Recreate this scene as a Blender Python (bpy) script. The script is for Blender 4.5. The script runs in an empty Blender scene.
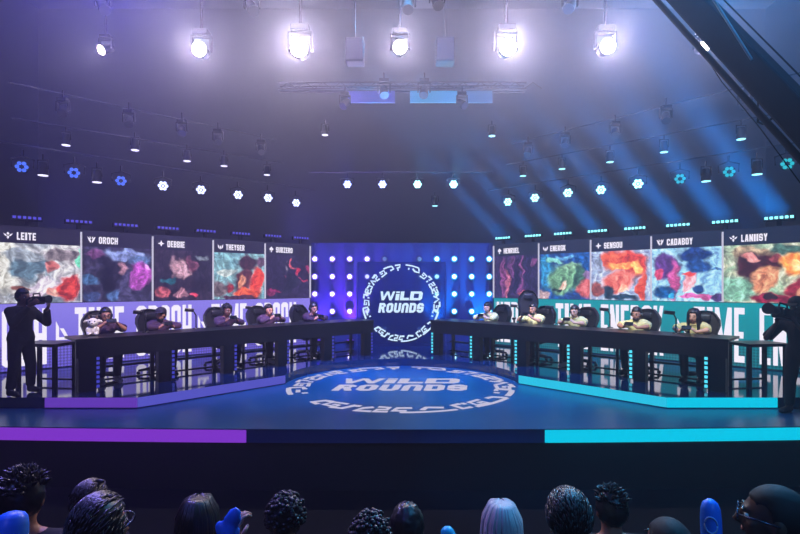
import bpy, bmesh, math, random
from mathutils import Vector, Matrix, noise
V = Vector
SC = bpy.context.scene
C = SC.collection
R = math.radians
random.seed(7)

# ------------------------------------------------------------------ camera constants
CAMZ, CX, HY, F = 1.822, 402.0, 285.5, 500.0
PZ = 0.163            # top of the raised desk platform above the stage floor
FZ = -0.80            # audience floor


def W(px, py, d):
    """a point at distance d in front of the camera seen at (px, py)"""
    return V(((px - CX) / F * d, d, CAMZ + (HY - py) / F * d))


def lin(r, g, b):
    def f(c):
        c /= 255.0
        return c / 12.92 if c <= 0.04045 else ((c + 0.055) / 1.055) ** 2.4
    return (f(r), f(g), f(b), 1.0)


# ------------------------------------------------------------------ materials
MATS = {}


def mat(name, rgb, rough=0.6, metal=0.0, spec=0.5, bump=None, var=None):
    """principled surface; bump = (scale, strength); var = (scale, amount) noise variation of the colour"""
    if name in MATS:
        return MATS[name]
    m = bpy.data.materials.new(name)
    m.use_nodes = True
    nt = m.node_tree
    b = nt.nodes['Principled BSDF']
    b.inputs['Base Color'].default_value = lin(*rgb)
    b.inputs['Roughness'].default_value = rough
    b.inputs['Metallic'].default_value = metal
    b.inputs['Specular IOR Level'].default_value = spec
    if bump or var:
        tc = nt.nodes.new('ShaderNodeTexCoord')
    if bump:
        n = nt.nodes.new('ShaderNodeTexNoise')
        n.inputs['Scale'].default_value = bump[0]
        n.inputs['Detail'].default_value = 3
        bp = nt.nodes.new('ShaderNodeBump')
        bp.inputs['Strength'].default_value = bump[1]
        bp.inputs['Distance'].default_value = 0.01
        nt.links.new(tc.outputs['Object'], n.inputs['Vector'])
        nt.links.new(n.outputs['Fac'], bp.inputs['Height'])
        nt.links.new(bp.outputs['Normal'], b.inputs['Normal'])
    if var:
        n = nt.nodes.new('ShaderNodeTexNoise')
        n.inputs['Scale'].default_value = var[0]
        n.inputs['Detail'].default_value = 4
        mx = nt.nodes.new('ShaderNodeMixRGB')
        c = lin(*rgb)
        mx.inputs['Color1'].default_value = tuple(x * (1 - var[1]) for x in c[:3]) + (1,)
        mx.inputs['Color2'].default_value = tuple(min(1, x * (1 + var[1])) for x in c[:3]) + (1,)
        nt.links.new(tc.outputs['Object'], n.inputs['Vector'])
        nt.links.new(n.outputs['Fac'], mx.inputs['Fac'])
        nt.links.new(mx.outputs['Color'], b.inputs['Base Color'])
    MATS[name] = m
    return m


def emis(name, rgb, strength=1.0, sampled=False):
    if name in MATS:
        return MATS[name]
    m = bpy.data.materials.new(name)
    m.use_nodes = True
    nt = m.node_tree
    b = nt.nodes['Principled BSDF']
    b.inputs['Base Color'].default_value = (0.01, 0.01, 0.012, 1)
    b.inputs['Roughness'].default_value = 0.5
    b.inputs['Emission Color'].default_value = lin(*rgb)
    b.inputs['Emission Strength'].default_value = strength
    if not sampled:
        m.cycles.emission_sampling = 'NONE'
    MATS[name] = m
    return m


def art_mat(name, base, base2, blobs, wave=None, warp=0.10, wsc=2.2, gain=1.25):
    """LED picture: an abstract wash of soft colour fields. blobs = (u, v, ru, rv, rgb)"""
    m = bpy.data.materials.new(name)
    m.use_nodes = True
    nt = m.node_tree
    N, L = nt.nodes, nt.links
    b = N['Principled BSDF']
    b.inputs['Base Color'].default_value = (0.01, 0.01, 0.012, 1)
    b.inputs['Roughness'].default_value = 0.5
    tc = N.new('ShaderNodeTexCoord')
    nz = N.new('ShaderNodeTexNoise')
    nz.inputs['Scale'].default_value = wsc
    nz.inputs['Detail'].default_value = 3
    L.new(tc.outputs['Object'], nz.inputs['Vector'])
    sub = N.new('ShaderNodeVectorMath'); sub.operation = 'SUBTRACT'
    sub.inputs[1].default_value = (0.5, 0.5, 0.5)
    L.new(nz.outputs['Color'], sub.inputs[0])
    scl = N.new('ShaderNodeVectorMath'); scl.operation = 'SCALE'
    scl.inputs['Scale'].default_value = warp * 6
    L.new(sub.outputs[0], scl.inputs[0])
    add = N.new('ShaderNodeVectorMath'); add.operation = 'ADD'
    L.new(tc.outputs['Object'], add.inputs[0]); L.new(scl.outputs[0], add.inputs[1])
    # base field
    n2 = N.new('ShaderNodeTexNoise')
    n2.inputs['Scale'].default_value = 2.0
    n2.inputs['Detail'].default_value = 5
    n2.inputs['Distortion'].default_value = 1.2
    L.new(tc.outputs['Object'], n2.inputs['Vector'])
    rp = N.new('ShaderNodeMapRange')
    rp.inputs['From Min'].default_value = 0.40
    rp.inputs['From Max'].default_value = 0.60
    L.new(n2.outputs['Fac'], rp.inputs['Value'])
    mx = N.new('ShaderNodeMixRGB')
    mx.inputs['Color1'].default_value = lin(*base)
    mx.inputs['Color2'].default_value = lin(*base2)
    L.new(rp.outputs['Result'], mx.inputs['Fac'])
    cur = mx.outputs['Color']
    for (u, v, ru, rv, col) in blobs:
        s2 = N.new('ShaderNodeVectorMath'); s2.operation = 'SUBTRACT'
        s2.inputs[1].default_value = (u * 1.376, 0, v * 1.16)
        L.new(add.outputs[0], s2.inputs[0])
        ml = N.new('ShaderNodeVectorMath'); ml.operation = 'MULTIPLY'
        ml.inputs[1].default_value = (1 / (ru * 1.376), 0, 1 / (rv * 1.16))
        L.new(s2.outputs[0], ml.inputs[0])
        ln = N.new('ShaderNodeVectorMath'); ln.operation = 'LENGTH'
        L.new(ml.outputs[0], ln.inputs[0])
        mr = N.new('ShaderNodeMapRange'); mr.interpolation_type = 'SMOOTHSTEP'
        mr.inputs['From Min'].default_value = 1.15
        mr.inputs['From Max'].default_value = 0.75
        L.new(ln.outputs['Value'], mr.inputs['Value'])
        mb = N.new('ShaderNodeMixRGB')
        mb.inputs['Color2'].default_value = lin(*col)
        L.new(mr.outputs['Result'], mb.inputs['Fac'])
        L.new(cur, mb.inputs['Color1'])
        cur = mb.outputs['Color']
    for sc_, fac, dist in ((5.0, .55, 1.6), (14.0, .40, .8)):
        nd = N.new('ShaderNodeTexNoise')
        nd.inputs['Scale'].default_value = sc_
        nd.inputs['Detail'].default_value = 4
        nd.inputs['Distortion'].default_value = dist
        L.new(add.outputs[0], nd.inputs['Vector'])
        rm = N.new('ShaderNodeMapRange')
        rm.inputs['From Min'].default_value = .34; rm.inputs['From Max'].default_value = .66
        rm.inputs['To Min'].default_value = .12; rm.inputs['To Max'].default_value = .88
        L.new(nd.outputs['Fac'], rm.inputs['Value'])
        md = N.new('ShaderNodeMixRGB'); md.blend_type = 'OVERLAY'
        md.inputs['Fac'].default_value = fac
        L.new(cur, md.inputs['Color1']); L.new(rm.outputs['Result'], md.inputs['Color2'])
        cur = md.outputs['Color']
    if wave:
        wv = N.new('ShaderNodeTexWave')
        wv.inputs['Scale'].default_value = wave[0]
        wv.inputs['Distortion'].default_value = wave[1]
        wv.inputs['Detail'].default_value = 2
        L.new(add.outputs[0], wv.inputs['Vector'])
        mw = N.new('ShaderNodeMixRGB'); mw.blend_type = 'OVERLAY'
        mw.inputs['Fac'].default_value = wave[2]
        L.new(cur, mw.inputs['Color1']); L.new(wv.outputs['Color'], mw.inputs['Color2'])
        cur = mw.outputs['Color']
    L.new(cur, b.inputs['Emission Color'])
    b.inputs['Emission Strength'].default_value = gain
    m.cycles.emission_sampling = 'NONE'
    return m


def led_mat(name, c_top, c_bot, strength, zmesh):
    """lower LED ribbon: colour with the pixel mesh that shows near its foot"""
    m = bpy.data.materials.new(name)
    m.use_nodes = True
    nt = m.node_tree
    N, L = nt.nodes, nt.links
    b = N['Principled BSDF']
    b.inputs['Base Color'].default_value = (0.01, 0.01, 0.012, 1)
    b.inputs['Roughness'].default_value = 0.5
    tc = N.new('ShaderNodeTexCoord')
    sep = N.new('ShaderNodeSeparateXYZ')
    L.new(tc.outputs['Object'], sep.inputs[0])
    gr = N.new('ShaderNodeMapRange')
    gr.inputs['From Min'].default_value = 0.1
    gr.inputs['From Max'].default_value = 1.35
    L.new(sep.outputs['Z'], gr.inputs['Value'])
    mx = N.new('ShaderNodeMixRGB')
    mx.inputs['Color1'].default_value = lin(*c_bot)
    mx.inputs['Color2'].default_value = lin(*c_top)
    L.new(gr.outputs['Result'], mx.inputs['Fac'])
    # diagonal pixel mesh
    rot = N.new('ShaderNodeMapping')
    rot.inputs['Rotation'].default_value = (0, R(45), 0)
    L.new(tc.outputs['Object'], rot.inputs['Vector'])
    ck = N.new('ShaderNodeTexChecker')
    ck.inputs['Scale'].default_value = 24
    ck.inputs['Color1'].default_value = (1, 1, 1, 1)
    ck.inputs['Color2'].default_value = (0.45, 0.45, 0.45, 1)
    L.new(rot.outputs[0], ck.inputs['Vector'])
    cut = N.new('ShaderNodeMapRange')
    cut.inputs['From Min'].default_value = zmesh
    cut.inputs['From Max'].default_value = zmesh - 0.04
    L.new(sep.outputs['Z'], cut.inputs['Value'])
    mm = N.new('ShaderNodeMixRGB'); mm.blend_type = 'MULTIPLY'
    L.new(cut.outputs['Result'], mm.inputs['Fac'])
    L.new(mx.outputs['Color'], mm.inputs['Color1'])
    L.new(ck.outputs['Color'], mm.inputs['Color2'])
    L.new(mm.outputs['Color'], b.inputs['Emission Color'])
    b.inputs['Emission Strength'].default_value = strength
    return m


# ------------------------------------------------------------------ mesh builder
def align(d):
    d = V(d).normalized()
    return d.to_track_quat('Z', 'Y').to_matrix()


class MB:
    def __init__(self):
        self.v, self.f, self.m, self.s = [], [], [], []

    def add(self, vs, fs, mi=0, smooth=False):
        o = len(self.v)
        self.v += [V(x) for x in vs]
        for f in fs:
            self.f.append([i + o for i in f]); self.m.append(mi); self.s.append(smooth)
        return self

    def box(self, c, s, rot=None, mi=0, bev=0.0):
        c = V(c)
        bm = bmesh.new()
        bmesh.ops.create_cube(bm, size=1.0)
        for v in bm.verts:
            v.co = V((v.co.x * s[0], v.co.y * s[1], v.co.z * s[2]))
        if bev > 0:
            bmesh.ops.bevel(bm, geom=list(bm.edges), offset=bev, segments=2, profile=0.6, affect='EDGES')
        vs = []
        for i, v in enumerate(bm.verts):
            v.index = i
            p = v.co.copy()
            if rot is not None:
                p = rot @ p
            vs.append(p + c)
        fs = [[v.index for v in f.verts] for f in bm.faces]
        bm.free()
        return self.add(vs, fs, mi)

    def cyl(self, p0, p1, r0, r1=None, n=16, mi=0, cap=True, smooth=True):
        p0, p1 = V(p0), V(p1)
        r1 = r0 if r1 is None else r1
        A = align(p1 - p0)
        vs = []
        for p, r in ((p0, r0), (p1, r1)):
            for i in range(n):
                a = 2 * math.pi * i / n
                vs.append(p + A @ V((r * math.cos(a), r * math.sin(a), 0)))
        self.add(vs, [[i, (i + 1) % n, n + (i + 1) % n, n + i] for i in range(n)], mi, smooth)
        if cap:
            self.add(vs[:n], [list(range(n))[::-1]], mi)
            self.add(vs[n:], [list(range(n))], mi)
        return self

    def tube(self, pts, r, n=8, mi=0):
        pts = [V(p) for p in pts]
        rs = r if isinstance(r, (list, tuple)) else [r] * len(pts)
        vs, fs = [], []
        for k, p in enumerate(pts):
            d = (pts[min(k + 1, len(pts) - 1)] - pts[max(k - 1, 0)])
            A = align(d)
            for i in range(n):
                a = 2 * math.pi * i / n
                vs.append(p + A @ V((rs[k] * math.cos(a), rs[k] * math.sin(a), 0)))
        for k in range(len(pts) - 1):
            for i in range(n):
                fs.append([k * n + i, k * n + (i + 1) % n, (k + 1) * n + (i + 1) % n, (k + 1) * n + i])
        fs.append(list(range(n))[::-1]); fs.append([(len(pts) - 1) * n + i for i in range(n)])
        return self.add(vs, fs, mi, True)

    def ell(self, c, r, rot=None, nu=16, nv=10, mi=0, fn=None):
        c = V(c)
        if not isinstance(r, (tuple, list)):
            r = (r, r, r)
        vs, fs = [], []
        for j in range(1, nv):
            th = math.pi * j / nv
            for i in range(nu):
                ph = 2 * math.pi * i / nu
                vs.append(V((math.sin(th) * math.cos(ph), math.sin(th) * math.sin(ph), math.cos(th))))
        vs.append(V((0, 0, 1))); vs.append(V((0, 0, -1)))
        T, B = len(vs) - 2, len(vs) - 1
        for j in range(nv - 2):
            for i in range(nu):
                fs.append([j * nu + i, (j + 1) * nu + i, (j + 1) * nu + (i + 1) % nu, j * nu + (i + 1) % nu])
        for i in range(nu):
            fs.append([T, i, (i + 1) % nu])
            fs.append([B, (nv - 2) * nu + (i + 1) % nu, (nv - 2) * nu + i])
        out = []
        for p in vs:
            k = fn(p) if fn else 1.0
            q = V((p.x * r[0], p.y * r[1], p.z * r[2])) * k
            if rot is not None:
                q = rot @ q
            out.append(q + c)
        return self.add(out, fs, mi, True)

    def cap(self, p0, p1, r0, r1, n=12):
        p0, p1 = V(p0), V(p1)
        self.cyl(p0, p1, r0, r1, n)
        self.ell(p0, r0, nu=n, nv=8)
        self.ell(p1, r1, nu=n, nv=8)
        return self

    def prism(self, poly, depth, M=None, mi=0):
        """polygon in (x, z), front face at y = 0, back at y = depth"""
        n = len(poly)
        vs = [V((x, 0, z)) for x, z in poly] + [V((x, depth, z)) for x, z in poly]
        if M is not None:
            vs = [M @ p for p in vs]
        fs = [list(range(n)), list(range(n, 2 * n))[::-1]]
        fs += [[i, n + i, n + (i + 1) % n, (i + 1) % n] for i in range(n)]
        return self.add(vs, fs, mi)

    def mesh(self, name, mats):
        me = bpy.data.meshes.new(name)
        me.from_pydata([tuple(p) for p in self.v], [], self.f)
        for m in mats:
            me.materials.append(m)
        me.polygons.foreach_set('material_index', self.m)
        me.polygons.foreach_set('use_smooth', self.s)
        me.validate(); me.update()
        bm = bmesh.new(); bm.from_mesh(me)
        bmesh.ops.recalc_face_normals(bm, faces=bm.faces)
        bm.to_mesh(me); bm.free()
        return me

    def build(self, name, mats, parent=None):
        if not isinstance(mats, (list, tuple)):
            mats = [mats]
        o = bpy.data.objects.new(name, self.mesh(name, mats))
        C.objects.link(o)
        if parent is not None:
            o.parent = parent
        return o


def remesh(mb, voxel, smooth=4):
    me = bpy.data.meshes.new('tmp')
    me.from_pydata([tuple(p) for p in mb.v], [], mb.f)
    o = bpy.data.objects.new('tmp', me)
    C.objects.link(o)
    md = o.modifiers.new('r', 'REMESH'); md.mode = 'VOXEL'; md.voxel_size = voxel; md.use_smooth_shade = True
    if smooth:
        s = o.modifiers.new('s', 'SMOOTH'); s.factor = 0.5; s.iterations = smooth
    dg = bpy.context.evaluated_depsgraph_get()
    ev = o.evaluated_get(dg)
    e = ev.to_mesh()
    out = MB()
    out.add([v.co.copy() for v in e.vertices], [list(p.vertices) for p in e.polygons], 0, True)
    ev.to_mesh_clear()
    bpy.data.objects.remove(o); bpy.data.meshes.remove(me)
    return out


def tag(o, label=None, cat=None, group=None, kind=None):
    if label: o['label'] = label
    if cat: o['category'] = cat
    if group: o['group'] = group
    if kind: o['kind'] = kind
    return o


def thing(name, label, cat, loc=(0, 0, 0), rz=0.0, group=None, kind=None, rot=None):
    o = bpy.data.objects.new(name, None)
    o.empty_display_size = 0.1
    C.objects.link(o)
    o.location = loc
    o.rotation_euler = rot if rot is not None else (0, 0, rz)
    return tag(o, label, cat, group, kind)


def dup(root, label, loc=None, rot=None, group=None, swap=None, scale=None):
    """a copy of a thing with copies of its parts and sub-parts; swap = {material name: material}"""
    def cp(o, parent):
        c = o.copy()
        C.objects.link(c)
        if parent is not None:
            c.parent = parent
        if swap and c.type == 'MESH':
            if any(s.material and s.material.name in swap for s in c.material_slots):
                key = (c.data.name, tuple(sorted((k, v.name) for k, v in swap.items())))
                if key not in SWAPPED:
                    d = c.data.copy()
                    for i, mm in enumerate(d.materials):
                        if mm and mm.name in swap:
                            d.materials[i] = swap[mm.name]
                    SWAPPED[key] = d
                c.data = SWAPPED[key]
        for ch in o.children:
            cp(ch, c)
        return c
    r = cp(root, None)
    r['label'] = label
    if group: r['group'] = group
    if loc is not None: r.location = loc
    if rot is not None: r.rotation_euler = rot
    if scale is not None: r.scale = scale
    return r


SWAPPED = {}
ORD = ['first', 'second', 'third', 'fourth', 'fifth', 'sixth', 'seventh', 'eighth', 'ninth', 'tenth']

# ------------------------------------------------------------------ stroke lettering
WID = {'I': 0.5, 'M': 1.45, 'W': 1.5, 'E': 0.86, 'L': 0.82, ' ': 0.8, 'i': 0.5}


def rc(x0, z0, x1, z1):
    return [(x0, z0), (x1, z0), (x1, z1), (x0, z1)]


def glyph(ch, w, h, sv, sh):
    P = []
    c = min(sv, sh) * 0.75
    m0, m1 = h * 0.5 - sh / 2, h * 0.5 + sh / 2

    def bar_top(l=True, r=True, y=h):
        P.append([(0, y - sh), (w, y - sh), (w, y - (c if r else 0)), (w - (c if r else 0), y), (c if l else 0, y), (0, y - (c if l else 0))])

    def bar_bot(l=True, r=True):
        P.append([(0, c if l else 0), (c if l else 0, 0), (w - (c if r else 0), 0), (w, c if r else 0), (w, sh), (0, sh)])

    def L(z0=0, z1=h): P.append(rc(0, z0, sv, z1))
    def Rr(z0=0, z1=h): P.append(rc(w - sv, z0, w, z1))
    def dg(xa, za, xb, zb, t): P.append([(xa, za), (xa + t, za), (xb + t, zb), (xb, zb)])
    if ch == 'E': L(); P.extend([rc(0, 0, w, sh), rc(0, m0, w * 0.9, m1), rc(0, h - sh, w, h)])
    elif ch == 'L': L(); P.append(rc(0, 0, w, sh))
    elif ch == 'I': P.append(rc(0, 0, w, h))
    elif ch == 'i': P.extend([rc(0, 0, w, h * 0.72), rc(0, h * 0.82, w, h)])
    elif ch == 'T': P.extend([rc(0, h - sh, w, h), rc(w / 2 - sv / 2, 0, w / 2 + sv / 2, h)])
    elif ch == 'H': L(); Rr(); P.append(rc(0, m0, w, m1))
    elif ch == 'O': L(c, h - c); Rr(c, h - c); bar_top(); bar_bot()
    elif ch == 'D': L(); Rr(c, h - c); bar_top(False, True); bar_bot(False, True)
    elif ch == 'C': L(c, h - c); Rr(h * 0.64, h - c); Rr(c, h * 0.36); bar_top(); bar_bot()
    elif ch == 'G': L(c, h - c); Rr(h * 0.68, h - c); Rr(c, h * 0.5); bar_top(); bar_bot(); P.append(rc(w * 0.5, m0, w, m1))
    elif ch == 'U': L(c, h); Rr(c, h); bar_bot()
    elif ch == 'n': L(0, h - c); Rr(0, h - c); bar_top()
    elif ch == 'S': bar_top(); bar_bot(); P.append(rc(0, m0, w, m1)); L(h * 0.5, h - c); Rr(c, h * 0.5); Rr(h * 0.68, h - c); L(c, h * 0.32)
    elif ch == 'R': L(); bar_top(False, True); P.append(rc(0, m0, w - c * .7, m1)); Rr(m1, h - c); dg(w - sv * .95, 0, w - sv * 1.5, m0, sv)
    elif ch == 'B': L(); bar_top(False, True); bar_bot(False, True); P.append(rc(0, m0, w - c / 2, m1)); Rr(c, m0); Rr(m1, h - c)
    elif ch == 'A': dg(0, 0, w / 2 - sv * .75, h, sv); dg(w - sv, 0, w / 2 - sv * .25, h, sv); P.append(rc(w * .2, h * 0.2, w * .8, h * 0.2 + sh))
    elif ch == 'N': L(); Rr(); dg(w - sv * 1.05, 0, 0.05 * sv, h, sv)
    elif ch == 'M': L(); Rr(); dg(w / 2 - sv / 2, h * 0.15, 0, h, sv); dg(w / 2 - sv / 2, h * 0.15, w - sv, h, sv)
    elif ch == 'W': dg(w * .16, 0, 0, h, sv); dg(w * .16, 0, w / 2 - sv / 2, h, sv); dg(w * .84 - sv, 0, w / 2 - sv / 2, h, sv); dg(w * .84 - sv, 0, w - sv, h, sv)
    elif ch == 'K': L(); dg(sv * 0.6, h * 0.42, w - sv, h, sv); dg(w - sv, 0, sv * 0.8, h * 0.55, sv)
    elif ch == 'Y': dg(w / 2 - sv / 2, h * 0.42, 0, h, sv); dg(w / 2 - sv / 2, h * 0.42, w - sv, h, sv); P.append(rc(w / 2 - sv / 2, 0, w / 2 + sv / 2, h * 0.44))
    elif ch == 'Z': P.extend([rc(0, 0, w, sh), rc(0, h - sh, w, h)]); dg(0, 0, w - sv, h, sv)
    return P


def write(mb, txt, x, z, h, w, gap, svr=0.32, shr=0.12, M=None, shear=0.0, depth=0.01, mi=0, xmax=None):
    """letters into mb; returns the x where the text ends"""
    for ch in txt:
        ww = w * WID.get(ch, 1.0)
        if ch != ' ':
            for poly in glyph(ch, ww, h, w * svr, h * shr):
                pts = [(x + a + shear * b, z + b) for a, b in poly]
                mb.prism(pts, depth, M, mi)
        x += ww + gap
    return x - gap


def ribbon(mb, pts, w, M, depth=0.01, mi=0):
    """a flat stroke of width w along pts in (x, z)"""
    n = len(pts)
    Lf, Rt = [], []
    for k in range(n):
        a = V(pts[max(k - 1, 0)]); b = V(pts[min(k + 1, n - 1)])
        d = (b - a).normalized()
        nn = V((-d.y, d.x))
        wk = (w[k] if isinstance(w, (list, tuple)) else w) / 2
        Lf.append(V(pts[k]) + nn * wk); Rt.append(V(pts[k]) - nn * wk)
    for k in range(n - 1):
        mb.prism([tuple(Rt[k]), tuple(Rt[k + 1]), tuple(Lf[k + 1]), tuple(Lf[k])], depth, M, mi)


def ring_glyphs(mb, rad, M, depth=0.01, rest=None):
    """the ring of curling runes around the logo"""
    def pol(a, r):
        a = R(a)
        return (math.sin(a) * r * rad, math.cos(a) * r * rad)

    def arc(a0, a1, r0, r1=None, w=0.045):
        r1 = r0 if r1 is None else r1
        n = max(3, int(abs(a1 - a0) / 4))
        pts = [pol(a0 + (a1 - a0) * k / n, r0 + (r1 - r0) * k / n) for k in range(n + 1)]
        ribbon(mb, pts, w * rad, M, depth)

    def line(*ar, w=0.05):
        ribbon(mb, [pol(a, r) for a, r in ar], w * rad, M, depth)

    def hook(a, s=1):       # square spiral
        line((a, .84), (a + 9 * s, .85), (a + 9.5 * s, .95), (a + 2 * s, .96), (a + 2.5 * s, .905), (a + 6 * s, .905), w=.038)

    def ess(a, s=1):
        line((a, .97), (a + 6 * s, .98), (a + 5 * s, .92), (a + 1 * s, .91), (a, .85), (a + 6 * s, .84), w=.04)

    def dash(a, r=.86):
        line((a - 1.2, r), (a + 1.2, r), w=.05)
    # clockwise from the top
    arc(6, 27, .985, 1.0, .035); line((27, .99), (30, .90), (23, .88), (18, .93), w=.045); dash(12, .90)
    hook(34); dash(50, .86); line((45, .98), (52, .99), (50, .91), w=.045)
    ess(56); line((60, .86), (68, .85), (66, .93), w=.045); ess(68); dash(66, .98)
    line((78, .84), (84, .97), (90, .84), w=.045); line((76, .98), (80, .90), w=.045)
    hook(92); line((88, .98), (96, .99), w=.045)
    arc(104, 118, .97, .97, .05); line((104, .97), (103, .84), (108, .84), w=.045); dash(113, .86)
    arc(122, 146, .99, .985, .038); line((122, .99), (124, .88), (129, .86), w=.045)
    hook(134); dash(147, .86)
    line((148, .97), (153, .98), (154, .86), (149, .85), w=.045)
    arc(156, 181, .985, .985, .035); line((160, .90), (168, .86), (171, .93), w=.045); line((175, .86), (182, .86), (184, .94), (178, .94), w=.045)
    ess(186); line((193, .98), (200, .99), (198, .90), (194, .86), w=.045); dash(202, .86)
    line((204, .84), (207, .97), (213, .98), w=.045); hook(209); line((221, .97), (226, .96), (224, .86), (219, .85), w=.05)
    if rest is not None:
        mb = rest
    arc(246, 262, 1.0, 1.0, .045); line((262, 1.0), (263, .88), (257, .86), w=.045); line((250, .93), (256, .92), w=.04); dash(247, .88)
    hook(265); line((277, .98), (283, .99), (282, .90), w=.045); dash(279, .86)
    ess(286); line((292, .86), (299, .86), (298, .95), (293, .96), w=.045); dash(301, .97)
    line((303, .84), (306, .97), (310, .86), w=.045); ess(312); line((310, .98), (317, 1.0), w=.045)
    hook(322); dash(333, .86); arc(332, 345, .99, .98, .04); line((345, .98), (347, .90), (341, .88), w=.045)
    line((350, .98), (358, .985), (357, .92), (352, .90), w=.04); dash(354, .86)


def logo_text(mb, s, M, depth=0.01):
    """two slanted lines of lettering, centred on the origin, s = half of the ring"""
    write(mb, 'W', -.60 * s, .072 * s, .24 * s, .265 * s, 0, .24, .26, M, .16, depth)
    write(mb, 'i', -.175 * s, .072 * s, .24 * s, .20 * s, 0, .5, .26, M, .16, depth)
    write(mb, 'L', -.05 * s, .072 * s, .24 * s, .30 * s, 0, .32, .28, M, .16, depth)
    write(mb, 'D', .215 * s, .072 * s, .24 * s, .33 * s, 0, .30, .26, M, .16, depth)
    write(mb, 'ROUnDS', -.63 * s, -.26 * s, .26 * s, .18 * s, .025 * s, .37, .25, M, .16, depth)


# ================================================================== THE HALL
m_black = mat('hall_black', (8, 8, 11), 0.9)
m_audfloor = mat('hall_floor_dark', (6, 10, 24), 0.8, spec=.1, var=(2, .3))
m_drape = mat('black_drape', (9, 9, 13), 0.95, bump=(3, .4))


def structure(name, mb, m, parent=None):
    o = mb.build(name, m, parent)
    if parent is None:
        tag(o, kind='structure')
    return o


structure('floor', MB().box((0, 8, FZ - .05), (34, 32, .1)), m_audfloor)
structure('ceiling', MB().box((0, 8, 14.05), (34, 32, .1)), m_black)
structure('wall_left', MB().box((-16.1, 8, 6.6), (.2, 32, 14.8)), m_drape)
structure('wall_right', MB().box((16.1, 8, 6.6), (.2, 32, 14.8)), m_drape)
structure('wall_back', MB().box((0, 22.1, 6.6), (32, .2, 14.8)), m_drape)
structure('wall_front', MB().box((0, -7.1, 6.6), (32, .2, 14.8)), m_black)

# ---- stage
m_stage = mat('stage_floor_blue', (26, 88, 128), 0.30, 0.0, 0.5, var=(1.2, .12))
m_skirt = mat('stage_skirt', (16, 20, 34), 0.6)
m_riser = mat('platform_gloss_black', (12, 40, 78), 0.07, 0.0, 0.9)
m_lip = mat('stage_lip_blue', (34, 66, 118), 0.4)


def front_y(x):
    return 6.33 + .005 * x * x


xs = [-13 + i * 26 / 26 for i in range(27)]
poly = [(x, front_y(x)) for x in xs] + [(13, 16), (-13, 16)]
st = MB()
n = len(poly)
st.add([(x, y, -.012) for x, y in poly] + [(x, y, 0) for x, y in poly],
       [list(range(n, 2 * n)), list(range(n))[::-1]] + [[i, (i + 1) % n, n + (i + 1) % n, n + i] for i in range(n)])
stage = structure('floor_stage', st, m_stage)
sk = MB()
n = len(xs)
sk.add([(x, front_y(x) + .06, FZ) for x in xs] + [(x, front_y(x) + .06, -.012) for x in xs],
       [[i, i + 1, n + i + 1, n + i] for i in range(n - 1)])
sk.build('stage_skirt', m_skirt, stage)


def strip(name, x0, x1, m, z0=-.178, z1=-.014, parent=stage):
    b = MB()
    k = 14
    for i in range(k):
        a, c = x0 + (x1 - x0) * i / k, x0 + (x1 - x0) * (i + 1) / k
        ya, yc = front_y(a) + .01, front_y(c) + .01
        b.add([(a, ya, z0), (c, yc, z0), (c, yc, z1), (a, ya, z1), (a, ya + .04, z0), (c, yc + .04, z0), (c, yc + .04, z1), (a, ya + .04, z1)],
              [[0, 1, 2, 3], [4, 7, 6, 5], [0, 4, 5, 1], [3, 2, 6, 7]])
    return b.build(name, m, parent)


e_violet = emis('led_violet', (128, 52, 206), 0.95, True)
e_cyan = emis('led_cyan', (0, 200, 236), 1.0, True)
e_lav = emis('led_lavender', (92, 92, 214), 0.8, True)
strip('led_strip', -13, W(246, 0, 6.35).x, e_violet)['label'] = 'violet glowing LED strip along the stage edge'
strip('edge_trim', W(246, 0, 6.35).x, W(545, 0, 6.35).x, m_lip)['label'] = 'unlit dark blue stage edge between the LED strips'
strip('led_strip', W(545, 0, 6.35).x, 13, e_cyan)['label'] = 'cyan glowing LED strip along the stage edge'

# ---- raised platform in a V
K0 = (-3.92, 7.41)
CUT = [(2.17 * math.cos(R(a)), 9.17 + 2.17 * math.sin(R(a))) for a in [178 - k * 176 / 28 for k in range(29)]]
pf = [(-12.5, 7.41), K0] + CUT + [(3.92, 7.41), (12.5, 7.41), (12.5, 15.6), (-12.5, 15.6)]
pb = MB()
n = len(pf)
pb.add([(x, y, 0.001) for x, y in pf] + [(x, y, PZ) for x, y in pf],
       [list(range(n, 2 * n)), list(range(n))[::-1]] + [[i, (i + 1) % n, n + (i + 1) % n, n + i] for i in range(n)])
plat = structure('floor_platform', pb, m_riser)


def riser_strip(p, q, m, lab):
    p, q = V((p[0], p[1], 0)), V((q[0], q[1], 0))
    d = (q - p).normalized()
    nn = V((d.y, -d.x, 0))
    b = MB()
    c = (p + q) / 2 + nn * .012 + V((0, 0, PZ / 2 + .008))
    b.box(c, ((q - p).length, .02, .142), Matrix.Rotation(math.atan2(d.y, d.x), 3, 'Z'))
    o = b.build('led_strip', m, plat)
    o['label'] = lab


riser_strip((-5.28, 7.41), K0, emis('led_violet_soft', (108, 62, 200), .8, True), 'violet LED strip under the camera operator side of the platform')
riser_strip(K0, CUT[0], e_lav, 'lavender LED strip on the slanted platform edge')
riser_strip((3.92, 7.41), (5.55, 7.41), e_cyan, 'cyan LED strip on the straight platform edge')
riser_strip(CUT[-1], (3.92, 7.41), emis('led_cyan_soft', (40, 200, 238), .95, True), 'cyan LED strip on the slanted platform edge')

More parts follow.
